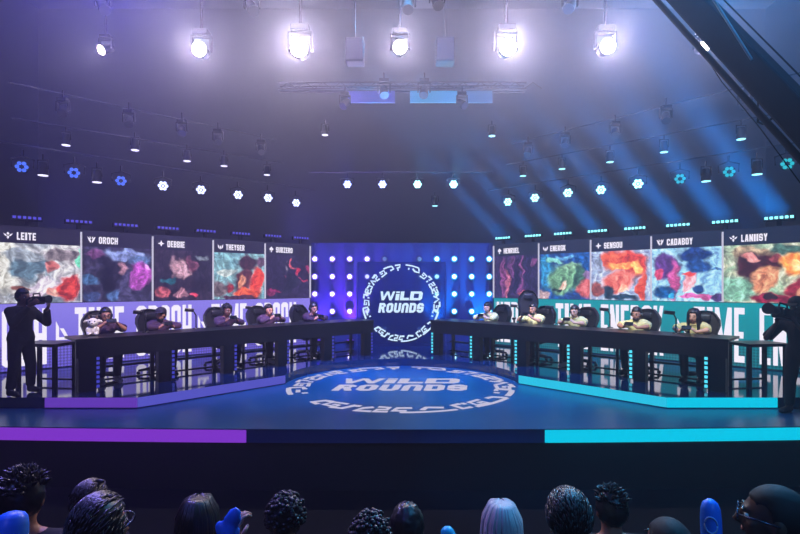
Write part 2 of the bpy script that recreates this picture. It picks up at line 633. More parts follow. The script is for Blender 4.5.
# ---- glowing logo on the stage floor
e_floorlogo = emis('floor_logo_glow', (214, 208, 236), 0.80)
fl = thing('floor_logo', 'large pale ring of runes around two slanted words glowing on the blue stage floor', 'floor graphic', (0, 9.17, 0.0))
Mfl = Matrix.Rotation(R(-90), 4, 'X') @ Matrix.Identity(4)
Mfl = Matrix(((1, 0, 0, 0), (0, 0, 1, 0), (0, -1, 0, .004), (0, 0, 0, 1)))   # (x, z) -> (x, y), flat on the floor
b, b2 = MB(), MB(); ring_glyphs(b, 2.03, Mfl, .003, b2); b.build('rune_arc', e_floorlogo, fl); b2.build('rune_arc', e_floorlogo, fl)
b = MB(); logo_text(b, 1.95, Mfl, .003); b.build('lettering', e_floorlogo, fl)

# ================================================================== LED WALLS
PS = 1.3765
ANG = math.atan2(3.73, 4.05)
P0 = V((-6.645, 10.35, 0))
dirL = V((math.cos(ANG), math.sin(ANG), 0))
P4R = V((2.59, 14.08, 0))
dirR = V((math.cos(ANG), -math.sin(ANG), 0))
ZB, ZT, ZH = 1.48, 2.64, 2.97    # picture foot, picture top, header top

m_frame = mat('led_cabinet_black', (24, 22, 32), 0.5)
e_head_l = emis('led_header_dim', (36, 31, 48), 1.0)
e_head_r = emis('led_header_dim_blue', (26, 34, 56), 1.0)
e_white = emis('led_white', (232, 226, 242), 1.2)
e_bar = emis('led_divider_white', (214, 210, 232), 0.9)
purple = led_mat('led_ribbon_purple', (134, 122, 226), (96, 84, 206), 1.1, 0.66)
teal = led_mat('led_ribbon_teal', (6, 150, 164), (4, 112, 130), 1.05, 0.66)


def emblem(mb, kind, M):
    """small class marks beside the names, in a 0.15 m box"""
    s = .15
    def pr(pts): mb.prism([(x * s, z * s) for x, z in pts], .006, M)
    if kind == 'wings_disc':
        pr([(.0, .8), (.3, .62), (.42, .42), (.2, .45)]); pr([(1, .8), (.8, .45), (.58, .42), (.7, .62)])
        pr([(.5, .95), (.66, .75), (.5, .55), (.34, .75)]); pr([(.5, .5), (.64, .3), (.5, .02), (.36, .3)])
    elif kind == 'wings':
        pr([(0, .95), (.3, .72), (.46, .3), (.4, .05), (.18, .4)]); pr([(1, .95), (.82, .4), (.6, .05), (.54, .3), (.7, .72)])
        pr([(.3, .98), (.44, .8), (.46, .6), (.32, .7)]); pr([(.7, .98), (.68, .7), (.54, .6), (.56, .8)])
    elif kind == 'star':
        pr([(.5, 1), (.64, .64), (.5, .5), (.36, .64)]); pr([(.5, 0), (.36, .36), (.5, .5), (.64, .36)])
        pr([(0, .5), (.36, .64), (.5, .5), (.36, .36)]); pr([(1, .5), (.64, .36), (.5, .5), (.64, .64)])
    elif kind == 'claw':
        pr([(.05, .9), (.3, .6), (.34, .1), (.1, .4)]); pr([(.95, .9), (.9, .4), (.66, .1), (.7, .6)]); pr([(.5, .7), (.62, .4), (.5, 0), (.38, .4)])
    else:
        pr([(.5, 1), (.92, .55), (.7, .3), (.5, .45)]); pr([(.5, 1), (.5, .45), (.3, .3), (.08, .55)]); pr([(.44, .4), (.56, .4), (.6, 0), (.4, 0)])


ARTS = {}
ARTS['a'] = art_mat('art_grey_white_red', (196, 192, 198), (120, 132, 148), [
    (.10, .70, .20, .50, (206, 204, 200)), (.36, .62, .26, .22, (92, 116, 136)), (.30, .80, .24, .10, (150, 158, 172)), (.75, .82, .24, .13, (128, 116, 126)),
    (.58, .60, .10, .13, (196, 112, 112)), (.62, .30, .30, .12, (214, 206, 218)), (.86, .22, .18, .20, (196, 62, 56)),
    (.70, .20, .07, .09, (206, 150, 140)), (.28, .28, .10, .05, (146, 90, 80)), (.45, .14, .20, .08, (196, 176, 200)), (1.0, .78, .07, .22, (124, 214, 190))], (1.6, 6, .35), .10)
ARTS['b'] = art_mat('art_dark_violet_magenta', (44, 38, 58), (62, 58, 92), [
    (.60, .88, .30, .12, (122, 134, 190)), (.80, .74, .18, .12, (92, 116, 170)), (.82, .50, .18, .24, (178, 82, 186)), (.90, .62, .06, .08, (236, 160, 240)),
    (.50, .60, .09, .16, (176, 128, 150)), (.20, .86, .13, .10, (104, 62, 110)), (.10, .40, .15, .09, (62, 94, 140)), (.46, .12, .12, .14, (72, 98, 152)), (.12, .10, .12, .13, (60, 74, 124)),
    (.35, .50, .12, .34, (30, 26, 42))], (1.4, 7, .3), .09)
ARTS['c'] = art_mat('art_dark_rose', (36, 30, 44), (50, 38, 52), [
    (.44, .62, .17, .24, (190, 146, 164)), (.62, .70, .10, .16, (110, 62, 84)), (.24, .40, .11, .05, (34, 96, 114)), (.16, .16, .13, .13, (176, 84, 96)), (.48, .14, .13, .11, (168, 116, 134)),
    (.68, .12, .06, .05, (206, 66, 92)), (.84, .90, .12, .05, (90, 96, 108)), (.75, .30, .12, .12, (26, 20, 32))], (2.2, 7, .35), .09, 2.6)
ARTS['d'] = art_mat('art_teal_orange', (132, 172, 182), (104, 150, 168), [
    (.20, .58, .20, .08, (186, 196, 196)), (.62, .78, .20, .22, (64, 36, 44)), (.55, .38, .18, .26, (84, 40, 44)), (.52, .36, .09, .11, (206, 136, 104)), (.84, .42, .14, .28, (222, 70, 46)), (.66, .14, .28, .13, (214, 84, 44)),
    (.30, .26, .08, .13, (162, 50, 52)), (.10, .22, .16, .18, (112, 96, 102)), (.90, .82, .12, .14, (96, 70, 92)), (.50, .02, .4, .06, (70, 36, 52))], (1.8, 6, .3), .09)
ARTS['e'] = art_mat('art_navy_crimson_streaks', (36, 30, 56), (42, 32, 60), [
    (.60, .80, .03, .12, (226, 110, 124)), (.68, .62, .05, .13, (190, 48, 72)), (.84, .44, .14, .03, (176, 48, 84)), (.20, .20, .16, .05, (140, 38, 84)), (.12, .12, .1, .1, (116, 34, 76)), (.95, .70, .05, .09, (150, 44, 92)),
    (.46, .72, .03, .09, (120, 110, 130)), (.35, .45, .02, .07, (130, 60, 80)), (.52, .35, .14, .25, (26, 26, 44))], (2.0, 9, .3), .12, 2.8)
ARTS['f'] = art_mat('art_navy_pink_streaks', (34, 30, 66), (60, 40, 88), [
    (.22, .45, .06, .50, (122, 62, 116)), (.30, .30, .04, .40, (186, 104, 134)), (.40, .70, .05, .28, (104, 60, 116)), (.64, .75, .03, .25, (126, 66, 118)), (.60, .30, .03, .24, (112, 58, 112)),
    (.66, .10, .10, .07, (166, 78, 96)), (.90, .80, .06, .09, (110, 60, 108)), (.50, .40, .05, .3, (26, 28, 60))], (3.0, 5, .4), .08, 3.0)
ARTS['g'] = art_mat('art_blue_green_coral', (22, 84, 162), (30, 64, 128), [
    (.14, .62, .14, .40, (46, 136, 190)), (.30, .84, .16, .06, (126, 196, 190)), (.55, .92, .2, .05, (90, 150, 200)), (.46, .42, .28, .36, (110, 158, 124)), (.60, .70, .22, .10, (132, 176, 144)), (.76, .48, .10, .26, (58, 98, 84)),
    (.48, .30, .10, .08, (226, 196, 180)), (.36, .22, .12, .05, (48, 70, 66)), (.92, .22, .16, .20, (214, 110, 112)), (.92, .48, .12, .10, (140, 110, 160)), (.06, .08, .14, .14, (196, 170, 176))], (1.6, 5, .3), .08)
ARTS['h'] = art_mat('art_orange_red_lavender', (176, 186, 214), (150, 170, 206), [
    (.50, .80, .36, .24, (222, 92, 62)), (.70, .70, .24, .30, (206, 66, 52)), (.50, .68, .24, .10, (246, 168, 92)), (.74, .62, .08, .16, (250, 192, 108)), (.46, .36, .26, .22, (228, 122, 108)), (.58, .24, .1, .08, (248, 176, 150)), (.30, .16, .12, .18, (30, 58, 78)),
    (.55, .06, .22, .07, (30, 60, 84)), (.10, .22, .12, .16, (160, 84, 80)), (.84, .24, .07, .28, (220, 84, 56)), (.14, .72, .09, .16, (140, 150, 180))], (1.5, 6, .3), .08)
ARTS['i'] = art_mat('art_sky_navy_magenta', (148, 198, 226), (170, 214, 232), [
    (.62, .88, .24, .16, (26, 54, 118)), (.62, .62, .20, .18, (34, 74, 142)), (.20, .66, .20, .26, (96, 58, 136)), (.10, .52, .10, .12, (206, 66, 106)), (.32, .36, .07, .40, (196, 84, 150)), (.20, .16, .18, .15, (20, 84, 150)), (.30, .10, .06, .06, (60, 190, 230)),
    (.54, .34, .11, .16, (232, 172, 184)), (.52, .46, .10, .04, (224, 66, 60)), (.66, .10, .24, .06, (206, 96, 166)), (.72, .26, .08, .10, (30, 62, 118)), (.92, .56, .14, .03, (60, 110, 170)), (.92, .06, .10, .07, (80, 60, 120))], (1.8, 6, .25), .08)
ARTS['j'] = art_mat('art_cream_maroon_amber', (196, 198, 176), (128, 160, 136), [
    (.18, .22, .26, .24, (140, 192, 172)), (.36, .86, .26, .13, (174, 150, 124)), (.78, .90, .24, .10, (70, 104, 96)), (.42, .64, .28, .26, (66, 28, 40)), (.34, .78, .08, .08, (224, 150, 148)), (.64, .74, .10, .08, (150, 70, 80)), (.50, .38, .17, .22, (214, 148, 112)),
    (.84, .62, .19, .22, (236, 150, 76)), (.86, .60, .10, .12, (252, 216, 150)), (.58, .08, .24, .11, (132, 30, 58)), (.88, .18, .12, .20, (164, 48, 70)), (.62, .10, .06, .08, (40, 24, 34)), (.92, .16, .05, .07, (214, 160, 130))], (1.5, 6, .3), .08)


def player_panel(origin, ang, name, emb, art, label, wid, head, right_bar):
    t = thing('player_screen', label, 'screen', origin, ang, 'player name screens above the desks')
    b = MB().box((wid / 2, .06, (ZB + ZH) / 2), (wid - .004, .10, ZH - ZB)); b.build('cabinet', m_frame, t)
    b = MB().prism(rc(0.012, ZT, wid - .012, ZH), .012, Matrix.Translation((0, -.004, 0))); b.build('header', head, t)
    b = MB().prism(rc(0, 0, wid - .02, ZT - ZB), .012, None)
    a = b.build('picture', ARTS[art], t); a.location = (.01, -.005, ZB)
    a['label'] = 'abstract glowing picture in the colours of the display'
    b = MB(); write(b, name, .32, 2.705, .145, .062, .012, .36, .19, Matrix.Translation((0, -.012, 0)), 0, .006)
    b.build('name_lettering', e_white, t)
    b = MB(); emblem(b, emb, Matrix.Translation((.11, -.012, 2.705))); b.build('emblem', e_white, t)
    for x, flag in ((0, True), (wid, right_bar)):
        if flag:
            b = MB().box((x, -.02, (ZB + 2.93) / 2), (.03, .03, 2.93 - ZB)); b.build('divider_bar', e_bar, t)
    return t


LEFT = [('LEITE', 'wings_disc', 'a', 'LED screen with silvery white and red picture, outermost over the purple ribbon'),
        ('OROCH', 'wings', 'b', 'LED screen with dark violet picture and magenta glow over the purple ribbon'),
        ('DEBBIE', 'star', 'c', 'LED screen with near-black picture and pale rose shapes over the purple ribbon'),
        ('THEYSER', 'claw', 'd', 'LED screen with teal sky and orange-red picture over the purple ribbon'),
        ('SUBZERO', 'spade', 'e', 'LED screen with navy picture and thin crimson streaks beside the lamp wall')]
RIGHT = [('HENRUEL', 'spade', 'f', 'LED screen with navy picture and upright pink streaks beside the lamp wall'),
         ('ENERGK', 'claw', 'g', 'LED screen with blue, green and coral picture over the teal ribbon'),
         ('SENSOU', 'star', 'h', 'LED screen with fiery orange swirls on lavender over the teal ribbon'),
         ('CADABOY', 'wings', 'i', 'LED screen with sky blue, navy and magenta picture over the teal ribbon'),
         ('LANIISY', 'wings_disc', 'j', 'LED screen with maroon and amber glow picture, outermost over the teal ribbon')]
for i, (nm, em, ar, lb) in enumerate(LEFT):
    player_panel(P0 + dirL * PS * (i - 1), ANG, nm, em, ar, lb, PS, e_head_l, i == 4)
for i, (nm, em, ar, lb) in enumerate(RIGHT):
    player_panel(P4R + dirR * PS * i, -ANG, nm, em, ar, lb, PS, e_head_r, False)
    if i == 4:
        pass

# lower ribbons with the running words
def corner_mark(mb, x, M):
    s = .2
    for pts in ([(.1, 0), (.34, 0), (.34, 1.0), (.1, 1.5)], [(.4, .9), (.9, 0.05), (1.15, .05), (.7, .9)], [(.34, 0), (1.3, 0), (1.3, .22), (.34, .22)]):
        mb.prism([(x + a * s * 1.1, .72 + c * s * 1.3) for a, c in pts], .006, M)


def ribbon_screen(origin, ang, length, m, word, starts, marks, label, xmin, xmax):
    t = thing('ribbon_screen', label, 'screen', origin, ang)
    b = MB().box((length / 2, .06, (PZ + ZB) / 2), (length, .10, ZB - PZ - .004)); b.build('cabinet', m_frame, t)
    b = MB().prism(rc(0, PZ + .02, length, ZB - .012), .012, Matrix.Translation((0, -.006, 0))); b.build('display', m, t)
    T = Matrix.Translation((0, -.012, 0))
    for s in starts:
        x = s
        for ch in word:
            full = MB()
            x2 = write(full, ch, x, .26, 1.11, .205, .042, .36, .12, T, 0, .006)
            # keep only the strokes on the screen
            keep = [f for f in range(len(full.f)) if all(xmin <= full.v[i].x <= xmax for i in full.f[f])]
            full.f = [full.f[k] for k in keep]; full.m = [full.m[k] for k in keep]; full.s = [full.s[k] for k in keep]
            if full.f:
                used = sorted({i for f in full.f for i in f}); mp = {i: k for k, i in enumerate(used)}
                full.v = [full.v[i] for i in used]; full.f = [[mp[i] for i in f] for f in full.f]
                full.build('letter', e_white, t)
            x = x2 + .042
    for s in marks:
        b = MB(); corner_mark(b, s, T); b.build('corner_mark', e_white, t)


LT0 = -1.35     # t of the outer end
ribbon_screen(P0 + dirL * PS * LT0, ANG, (4 - LT0) * PS, purple, 'TIME OROCH',
              [(-.08 - 2.05 - LT0) * PS, (-.08 - LT0) * PS, (1.97 - LT0) * PS], [(-.33 - LT0) * PS, (1.72 - LT0) * PS],
              'long purple LED ribbon with tall white words under the name screens', 0.0, (4 - LT0) * PS)
ribbon_screen(P4R, -ANG, (4 + 1.35) * PS, teal, 'TIME ENERGK',
              [(4 - 4.93) * PS, (4 - 2.66) * PS, (4 - .385) * PS], [(4 - .63) * PS],
              'long teal LED ribbon with tall white words under the name screens', 0.0, (4 + 1.35) * PS)

# ================================================================== LAMP WALL AND RING SIGN
m_lampwall = mat('lamp_wall_blue', (26, 42, 96), 0.6)
YW = 14.55
lw = MB().box((0, YW + .10, 1.62), (5.3, .08, 2.9))
for x in [k * .567 * .88 / .88 for k in (-4.5, -3, -1.5, 0, 1.5, 3, 4.5)]:
    lw.box((x, YW + .05, 1.62), (.03, .03, 2.9))
lamp_wall = lw.build('wall_lamp_grid', m_lampwall)
tag(lamp_wall, kind='structure')

m_alu = mat('lamp_housing_black', (20, 20, 24), 0.4)
e_lampL = emis('wall_lamp_lilac', (226, 216, 255), 5.0)
e_lampR = emis('wall_lamp_cyan', (190, 244, 255), 5.0)
e_lampLh = emis('wall_lamp_lilac_rim', (110, 88, 240), 1.3)
e_lampRh = emis('wall_lamp_cyan_rim', (30, 150, 240), 1.3)


def wall_lamp(lab, loc, core, rim):
    t = thing('wall_lamp', lab, 'lamp', loc)
    b = MB().cyl((0, -.02, 0), (0, .12, 0), .105, .09, 20); b.build('housing', m_alu, t)
    b = MB().cyl((0, -.032, 0), (0, -.021, 0), .098, .098, 20); b.build('reflector', rim, t)
    b = MB().ell((0, -.034, 0), (.060, .03, .060), nu=16, nv=8); b.build('bulb', core, t)
    return t


def mk_light(kind, name, loc, energy, color, target=None, size=.05, angle=40, blend=.3, spread=None):
    d = bpy.data.lights.new(name, kind)
    d.energy = energy
    d.color = color
    if kind == 'SPOT':
        d.spot_size = R(angle); d.spot_blend = blend; d.shadow_soft_size = size
    elif kind == 'AREA':
        d.size = size
        if spread: d.spread = R(spread)
    else:
        d.shadow_soft_size = size
    o = bpy.data.objects.new(name, d)
    C.objects.link(o)
    o.location = loc
    if target is not None:
        o.rotation_euler = (V(target) - V(loc)).to_track_quat('-Z', 'Y').to_euler()
    return o


pitch = 17.4 / F * YW
rows = ['top', 'second', 'middle', 'fourth', 'bottom']
proto = {}
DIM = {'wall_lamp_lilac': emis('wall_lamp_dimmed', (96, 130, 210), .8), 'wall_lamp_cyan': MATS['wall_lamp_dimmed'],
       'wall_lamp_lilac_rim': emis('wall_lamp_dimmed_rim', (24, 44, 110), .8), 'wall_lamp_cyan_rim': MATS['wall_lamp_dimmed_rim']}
for side in (-1, 1):
    for c in (2, 1, 3, 4, 5):
        for r in range(5):
            loc = V((side * c * pitch, YW, W(0, [259, 276.6, 294, 311.3, 328.5][r], YW).z))
            where = 'lilac' if side < 0 else 'cyan'
            if c == 1:
                lab = f'{where} round lamp behind the ring sign, {rows[r]} row'
            else:
                lab = f'round {where} wall lamp, {rows[r]} row, column {["", "", "nearest", "second", "third", "fourth"][c]} from the ring sign'
            if side not in proto:
                proto[side] = wall_lamp(lab, loc, e_lampL if side < 0 else e_lampR, e_lampLh if side < 0 else e_lampRh)
                proto[side]['group'] = 'lamps in the wall grid'
            else:
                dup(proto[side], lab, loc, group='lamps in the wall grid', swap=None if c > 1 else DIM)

# ring sign: see-through LED panel with glowing runes
m_mesh = bpy.data.materials.new('see_through_led_panel')
m_mesh.use_nodes = True
_nt = m_mesh.node_tree
_tr = _nt.nodes.new('ShaderNodeBsdfTransparent'); _tr.inputs[0].default_value = (.72, .80, .92, 1)
_mx = _nt.nodes.new('ShaderNodeMixShader'); _mx.inputs[0].default_value = .36
_p = _nt.nodes['Principled BSDF']; _p.inputs['Base Color'].default_value = lin(16, 40, 84); _p.inputs['Roughness'].default_value = .35
_nt.links.new(_p.outputs[0], _mx.inputs[2]); _nt.links.new(_tr.outputs[0], _mx.inputs[1])
_nt.links.new(_mx.outputs[0], _nt.nodes['Material Output'].inputs['Surface'])
YR = 13.7
RZ = W(0, 303, YR).z
RX = (401.5 - CX) / F * YR
e_ring = emis('ring_sign_glow', (206, 232, 255), 1.15)
rs = thing('ring_sign', 'see-through LED screen showing a glowing ring of runes around two slanted words', 'sign', (RX, YR, 0))
b = MB().box((0, .03, (PZ + 2.47) / 2), (2.44, .012, 2.47 - PZ)); b.build('screen', m_mesh, rs)
fr = MB()
for x in (-1.22, 1.22):
    fr.box((x, .04, (PZ + 2.47) / 2), (.03, .04, 2.47 - PZ))
for x in (-.42, .42):
    fr.box((x, .05, (PZ + 2.47) / 2), (.012, .02, 2.47 - PZ))
for z in (PZ + .03, 1.06, 1.86, 2.47):
    fr.box((0, .055, z), (2.44, .02, .018))
fr.build('frame', mat('sign_frame_grey', (70, 80, 120), 0.35, 0.6), rs)
Mr = Matrix.Translation((0, 0, RZ))
b, b2 = MB(), MB(); ring_glyphs(b, 1.065, Mr, .015, b2); b.build('rune_arc', e_ring, rs); b2.build('rune_arc', e_ring, rs)
b = MB(); logo_text(b, 1.02, Mr, .015); b.build('lettering', e_ring, rs)

# ================================================================== DESKS
m_desk = mat('desk_black', (9, 11, 20), 0.4)
m_desktop = mat('desk_top_dark', (12, 13, 22), 0.35)
e_dotL = emis('desk_dot_indigo', (76, 78, 226), .65)
e_dotR = emis('desk_dot_cyan', (84, 222, 250), 1.2)
DL0 = V((-4.80, 7.83, PZ))
STEP = 1.153
DT = 0.836


def desk(side, e_dot, label):
    # local frame: x along the front from the outer end to the middle (or mirrored), y = towards the players
    loc = V((DL0.x * (1 if side < 0 else -1), DL0.y, DL0.z))
    t = thing('gaming_desk', label, 'desk', loc, R(45) if side < 0 else R(135))
    s = 1 if side < 0 else -1       # players sit at +y (left) or -y in the mirrored frame
    Lg = STEP * 5
    b = MB()
    b.box((Lg / 2 - .1, s * .36, DT - .02), (Lg + .34, .74, .04), bev=.006)
    b.build('table_top', m_desktop, t)
    b = MB().box((Lg / 2 - .1, s * .02, DT - .17), (Lg + .32, .035, .26)); b.build('front_panel', m_desk, t)
    for k in range(6):
        x = k * STEP
        b = MB()
        b.box((x - .10, s * .10, (DT - .04) / 2), (.20 if k else .24, .14, DT - .04), bev=.005)
        lg = b.build('leg', m_desk, t)
        b = MB()
        for j in range(8):
            z = .07 + j * .073
            b.box((x + .045, s * .045, z), (.042, .03, .045), bev=.004)
        b.box((x + .045, s * .065, .36), (.055, .03, .62), mi=1)
        b.build('light_strip', [e_dot, m_desk], lg)
    b = MB()
    b.box((Lg / 2, s * .66, .28), (Lg, .03, .04)); b.box((Lg / 2, s * .66, .06), (Lg, .03, .03))
    for k in range(6):
        b.box((k * STEP - .1, s * .66, (DT - .04) / 2), (.06, .06, DT - .04))
        if k < 5:
            b.box((k * STEP + .52, s * .66, (DT - .04) / 2), (.045, .05, DT - .04))
    b.build('rear_frame', m_desk, t)
    return t


desk(-1, e_dotL, 'long black gaming desk with indigo light dots in front of the purple ribbon')
desk(1, e_dotR, 'long black gaming desk with cyan light dots in front of the teal ribbon')


def side_table(px, lab, side):
    p = W(px, 0, 8.25); p.z = PZ
    t = thing('side_table', lab, 'table', p, R(8) * side)
    MB().box((0, 0, .70), (.74, .50, .05), bev=.006).build('table_top', m_desktop, t)
    for x in (-.33, .33):
        for y in (-.2, .2):
            MB().box((x, y, .337), (.06, .05, .674)).build('leg', m_desk, t)
    MB().box((0, .2, .08), (.66, .03, .03)).build('stretcher', m_desk, t)


side_table(47, 'black side table between camera operator and desk at the purple ribbon', -1)
side_table(757, 'black side table beside the desk end at the teal ribbon', 1)

# ================================================================== PEOPLE
SKIN = {k: mat('skin_' + k, v, .55) for k, v in dict(tan=(176, 124, 98), brown=(132, 88, 66), fair=(206, 158, 134), dark=(84, 54, 42)).items()}
m_hair = mat('hair_black', (20, 16, 18), 0.38, spec=.6)
m_hairb = mat('hair_dark_brown', (38, 26, 24), 0.4, spec=.6)
m_blond = mat('hair_silver_blond', (196, 184, 186), 0.4)
m_eye = mat('eye_white', (220, 216, 210), .3)
m_pup = mat('eye_dark', (20, 14, 12), .3)
m_lip2 = mat('lips', (140, 72, 66), .5)
m_hood = mat('hoodie_plum', (62, 36, 62), .85, bump=(30, .3))
m_jer = mat('jersey_cream', (216, 206, 140), .8, bump=(30, .3))
m_blk = mat('cloth_black', (14, 14, 18), .85, bump=(30, .3))
m_trs = mat('trousers_dark', (22, 24, 34), .85)
m_shoe = mat('shoe_dark', (28, 28, 34), .6)
m_shoew = mat('shoe_pale', (170, 166, 172), .6)
m_plast = mat('headset_black', (18, 18, 22), .35)


def hand(mb, wrist, fwd, nrm, side, curl=.9, s=1.0):
    """five tapered fingers rooted in a palm; fwd = towards the fingers, nrm = palm facing, side = +1/-1 thumb side"""
    fwd = V(fwd).normalized(); nrm = V(nrm)
    nrm = (nrm - fwd * nrm.dot(fwd)).normalized()
    lat = fwd.cross(nrm).normalized() * side
    wrist = V(wrist)
    out = []
    for i, (ln, off) in enumerate(((.070, .030), (.078, .010), (.073, -.010), (.058, -.029))):
        p = wrist + fwd * .085 * s + lat * off * s
        pts = [p - fwd * .03 * s, p]
        d = fwd.copy(); a = 0
        for k, q in enumerate((.45, .32, .23)):
            a += curl * (.55 if k == 0 else .75)
            d = fwd * math.cos(a) + nrm * math.sin(a)
            pts.append(pts[-1] + d * ln * q * s * 1.05)
        out.append((pts, [.010 * s, .0098 * s, .009 * s, .008 * s, .006 * s]))
    p = wrist + fwd * .02 * s + lat * .030 * s
    pts = [p, p + (lat * .8 + fwd * .6).normalized() * .035 * s]
    pts.append(pts[-1] + (lat * .3 + fwd * .9 + nrm * .35).normalized() * .030 * s)
    pts.append(pts[-1] + (fwd * .8 + nrm * .6 - lat * .15).normalized() * .024 * s)
    out.append((pts, [.013 * s, .012 * s, .010 * s, .007 * s]))
    palm = (wrist, fwd, nrm, lat, s)
    return palm, out


def add_palm(mb, palm):
    w, f, n_, l, s = palm
    M3 = Matrix((l, n_, f)).transposed()
    mb.ell(w + f * .048 * s, (.042 * s, .018 * s, .056 * s), M3)
    mb.ell(w + f * .03 * s + l * .02 * s, (.022 * s, .02 * s, .034 * s), M3)


def person(name, label, loc, rz, skin, J, clothes, hair, head_rot=(0, 0, 0), voxel=.013, headset=False, hands=None, shoes=m_shoe,
           sleeve=1.0, glasses=False, hair_m=None, cap=None, group=None, head_s=1.0, hood=False, beard=False, detail=True):
    """J: joints dict in a local frame facing -y. clothes = (upper, lower). sleeve: share of the forearm covered."""
    t = thing(name, label, 'person', loc, rz, group)
    hc = V(J['head'])
    Hm = Matrix.Rotation(head_rot[2], 3, 'Z') @ Matrix.Rotation(head_rot[0], 3, 'X') @ Matrix.Rotation(head_rot[1], 3, 'Y')
    hs = head_s

    def H(x, y, z): return hc + Hm @ V((x * hs, y * hs, z * hs))
    b = MB()
    # skull, jaw, nose, ears, neck
    b.ell(H(0, .012, .022), (.074 * hs, .094 * hs, .090 * hs), Hm)
    b.ell(H(0, -.030, -.036), (.058 * hs, .062 * hs, .072 * hs), Hm)
    b.ell(H(0, -.052, -.092), (.028 * hs, .026 * hs, .022 * hs), Hm)
    b.cap(H(0, -.088, .008), H(0, -.108, -.028), .010 * hs, .016 * hs, 8)
    b.ell(H(0, -.080, .022), (.052 * hs, .018 * hs, .012 * hs), Hm)
    for s in (-1, 1):
        b.ell(H(s * .078, .014, -.012), (.010 * hs, .022 * hs, .034 * hs), Hm @ Matrix.Rotation(s * -.3, 3, 'Z'))
        b.ell(H(s * .045, -.060, -.020), (.020 * hs, .018 * hs, .018 * hs), Hm)
    nk = V(J['neck'])
    b.cap(nk, H(0, .015, -.045), .058, .054 * hs)
    ch, pv = V(J['chest']), V(J['pelvis'])
    # torso
    b.cap(ch + V((-.09, 0, .05)), ch + V((.09, 0, .05)), .105, .105)
    b.cap(ch, pv, .125, .125)
    b.cap(pv + V((-.06, 0, 0)), pv + V((.06, 0, 0)), .115, .115)
    b.cap(V(J['shL']), nk, .055, .05); b.cap(V(J['shR']), nk, .055, .05)
    fing = []
    for s in 'LR':
        sh, el, wr = V(J['sh' + s]), V(J['el' + s]), V(J['wr' + s])
        b.cap(sh, el, .052, .042); b.cap(el, wr, .042, .027)
        fwd, nrm, curl = hands[s] if hands else ((wr - el), V((1 if s == 'L' else -1, 0, 0)), .35)
        palm, fs = hand(b, wr, fwd, nrm, 1 if s == 'L' else -1, curl)
        add_palm(b, palm); fing += fs
        hp, kn, an = V(J['hp' + s]), V(J['kn' + s]), V(J['an' + s])
        b.cap(hp, kn, .082, .056); b.cap(kn, an, .056, .038)
        td = V(J['to' + s]) - an
        b.cap(an + V((0, 0, -.03)), V(J['to' + s]), .036, .030)
    body = remesh(b, voxel, 3)
    for pts, rs_ in fing:
        body.tube(pts, rs_, 8)
        body.ell(pts[-1], rs_[-1], nu=8, nv=6)
    if detail:
        for s in (-1, 1):
            body.ell(H(s * .031, -.078, .004), (.0145 * hs, .009 * hs, .008 * hs), Hm, 10, 6, 1)
            body.ell(H(s * .031, -.0855, .004), (.007 * hs, .004 * hs, .007 * hs), Hm, 8, 6, 2)
            body.ell(H(s * .032, -.088, .027), (.020 * hs, .006 * hs, .005 * hs), Hm @ Matrix.Rotation(s * .15, 3, 'Y'), 10, 6, 2)
        body.ell(H(0, -.088, -.058), (.024 * hs, .008 * hs, .007 * hs), Hm, 10, 6, 3)
    body.build('body', [SKIN[skin], m_eye, m_pup, m_lip2], t)
    # upper garment
    g = MB()
    q = .016
    g.cap(ch + V((-.09, 0, .05)), ch + V((.09, 0, .05)), .105 + q, .105 + q)
    g.cap(ch, pv + V((0, 0, .02)), .128 + q, .132 + q)
    g.cap(pv + V((-.05, 0, .03)), pv + V((.05, 0, .03)), .118 + q, .118 + q)
    for s in 'LR':
        sh, el, wr = V(J['sh' + s]), V(J['el' + s]), V(J['wr' + s])
        g.cap(sh, nk - V((0, 0, .03)), .058 + q, .045 + q)
        if sleeve > 0:
            g.cap(sh, el, .054 + q, .046 + q)
            e2 = el.lerp(wr, min(sleeve, .93))
            g.cyl(el, e2, .045 + q, .034 + q * .8); g.ell(el, .046 + q)
        else:
            e2 = sh.lerp(el, 1 + sleeve)
            g.cyl(sh, e2, .056 + q, .058 + q); g.ell(sh, .058 + q)
    gm = remesh(g, voxel * 1.05, 3)
    if hood:
        for k in range(16):
            a0 = math.pi * (k / 15.0) * 1.5 - math.pi * .25
            p = nk + V((math.cos(a0) * .085, math.sin(a0) * .075 + .02, -.005 + .02 * math.sin(a0)))
            gm.ell(p, (.034, .034, .038), nu=8, nv=6)
    else:
        gm.tube([nk + V((math.cos(a) * .068, math.sin(a) * .066, -.005)) for a in [2 * math.pi * k / 16 for k in range(17)]], .014, 8)
    gm.build('hoodie' if hood else 'shirt', clothes[0], t)
    # trousers
    g = MB()
    g.cap(pv + V((-.06, 0, -.01)), pv + V((.06, 0, -.01)), .118 + q, .118 + q)
    for s in 'LR':
        hp, kn, an = V(J['hp' + s]), V(J['kn' + s]), V(J['an' + s])
        g.cap(hp, kn, .084 + q, .060 + q)
        g.cyl(kn, kn.lerp(an, .93), .060 + q, .046 + q); g.ell(kn, .060 + q)
    remesh(g, voxel * 1.15, 3).build('trousers', clothes[1], t)
    for s in 'LR':
        an, to = V(J['an' + s]), V(J['to' + s])
        g = MB()
        g.cap(an + V((0, 0, -.028)), to, .048, .042)
        g.cap(an + V((0, 0, .03)), an + V((0, 0, -.03)), .048, .05)
        r2 = remesh(g, .014, 2)
        r2.build('shoe', shoes, t)
    # hair
    hm = hair_m or m_hair
    hair_mesh(hair, H, Hm, hs, hm, t, cap)
    if beard:
        bb = MB()
        bb.ell(H(0, -.040, -.078), (.056 * hs, .056 * hs, .040 * hs), Hm, 16, 10)
        bb.build('beard', hm, t)
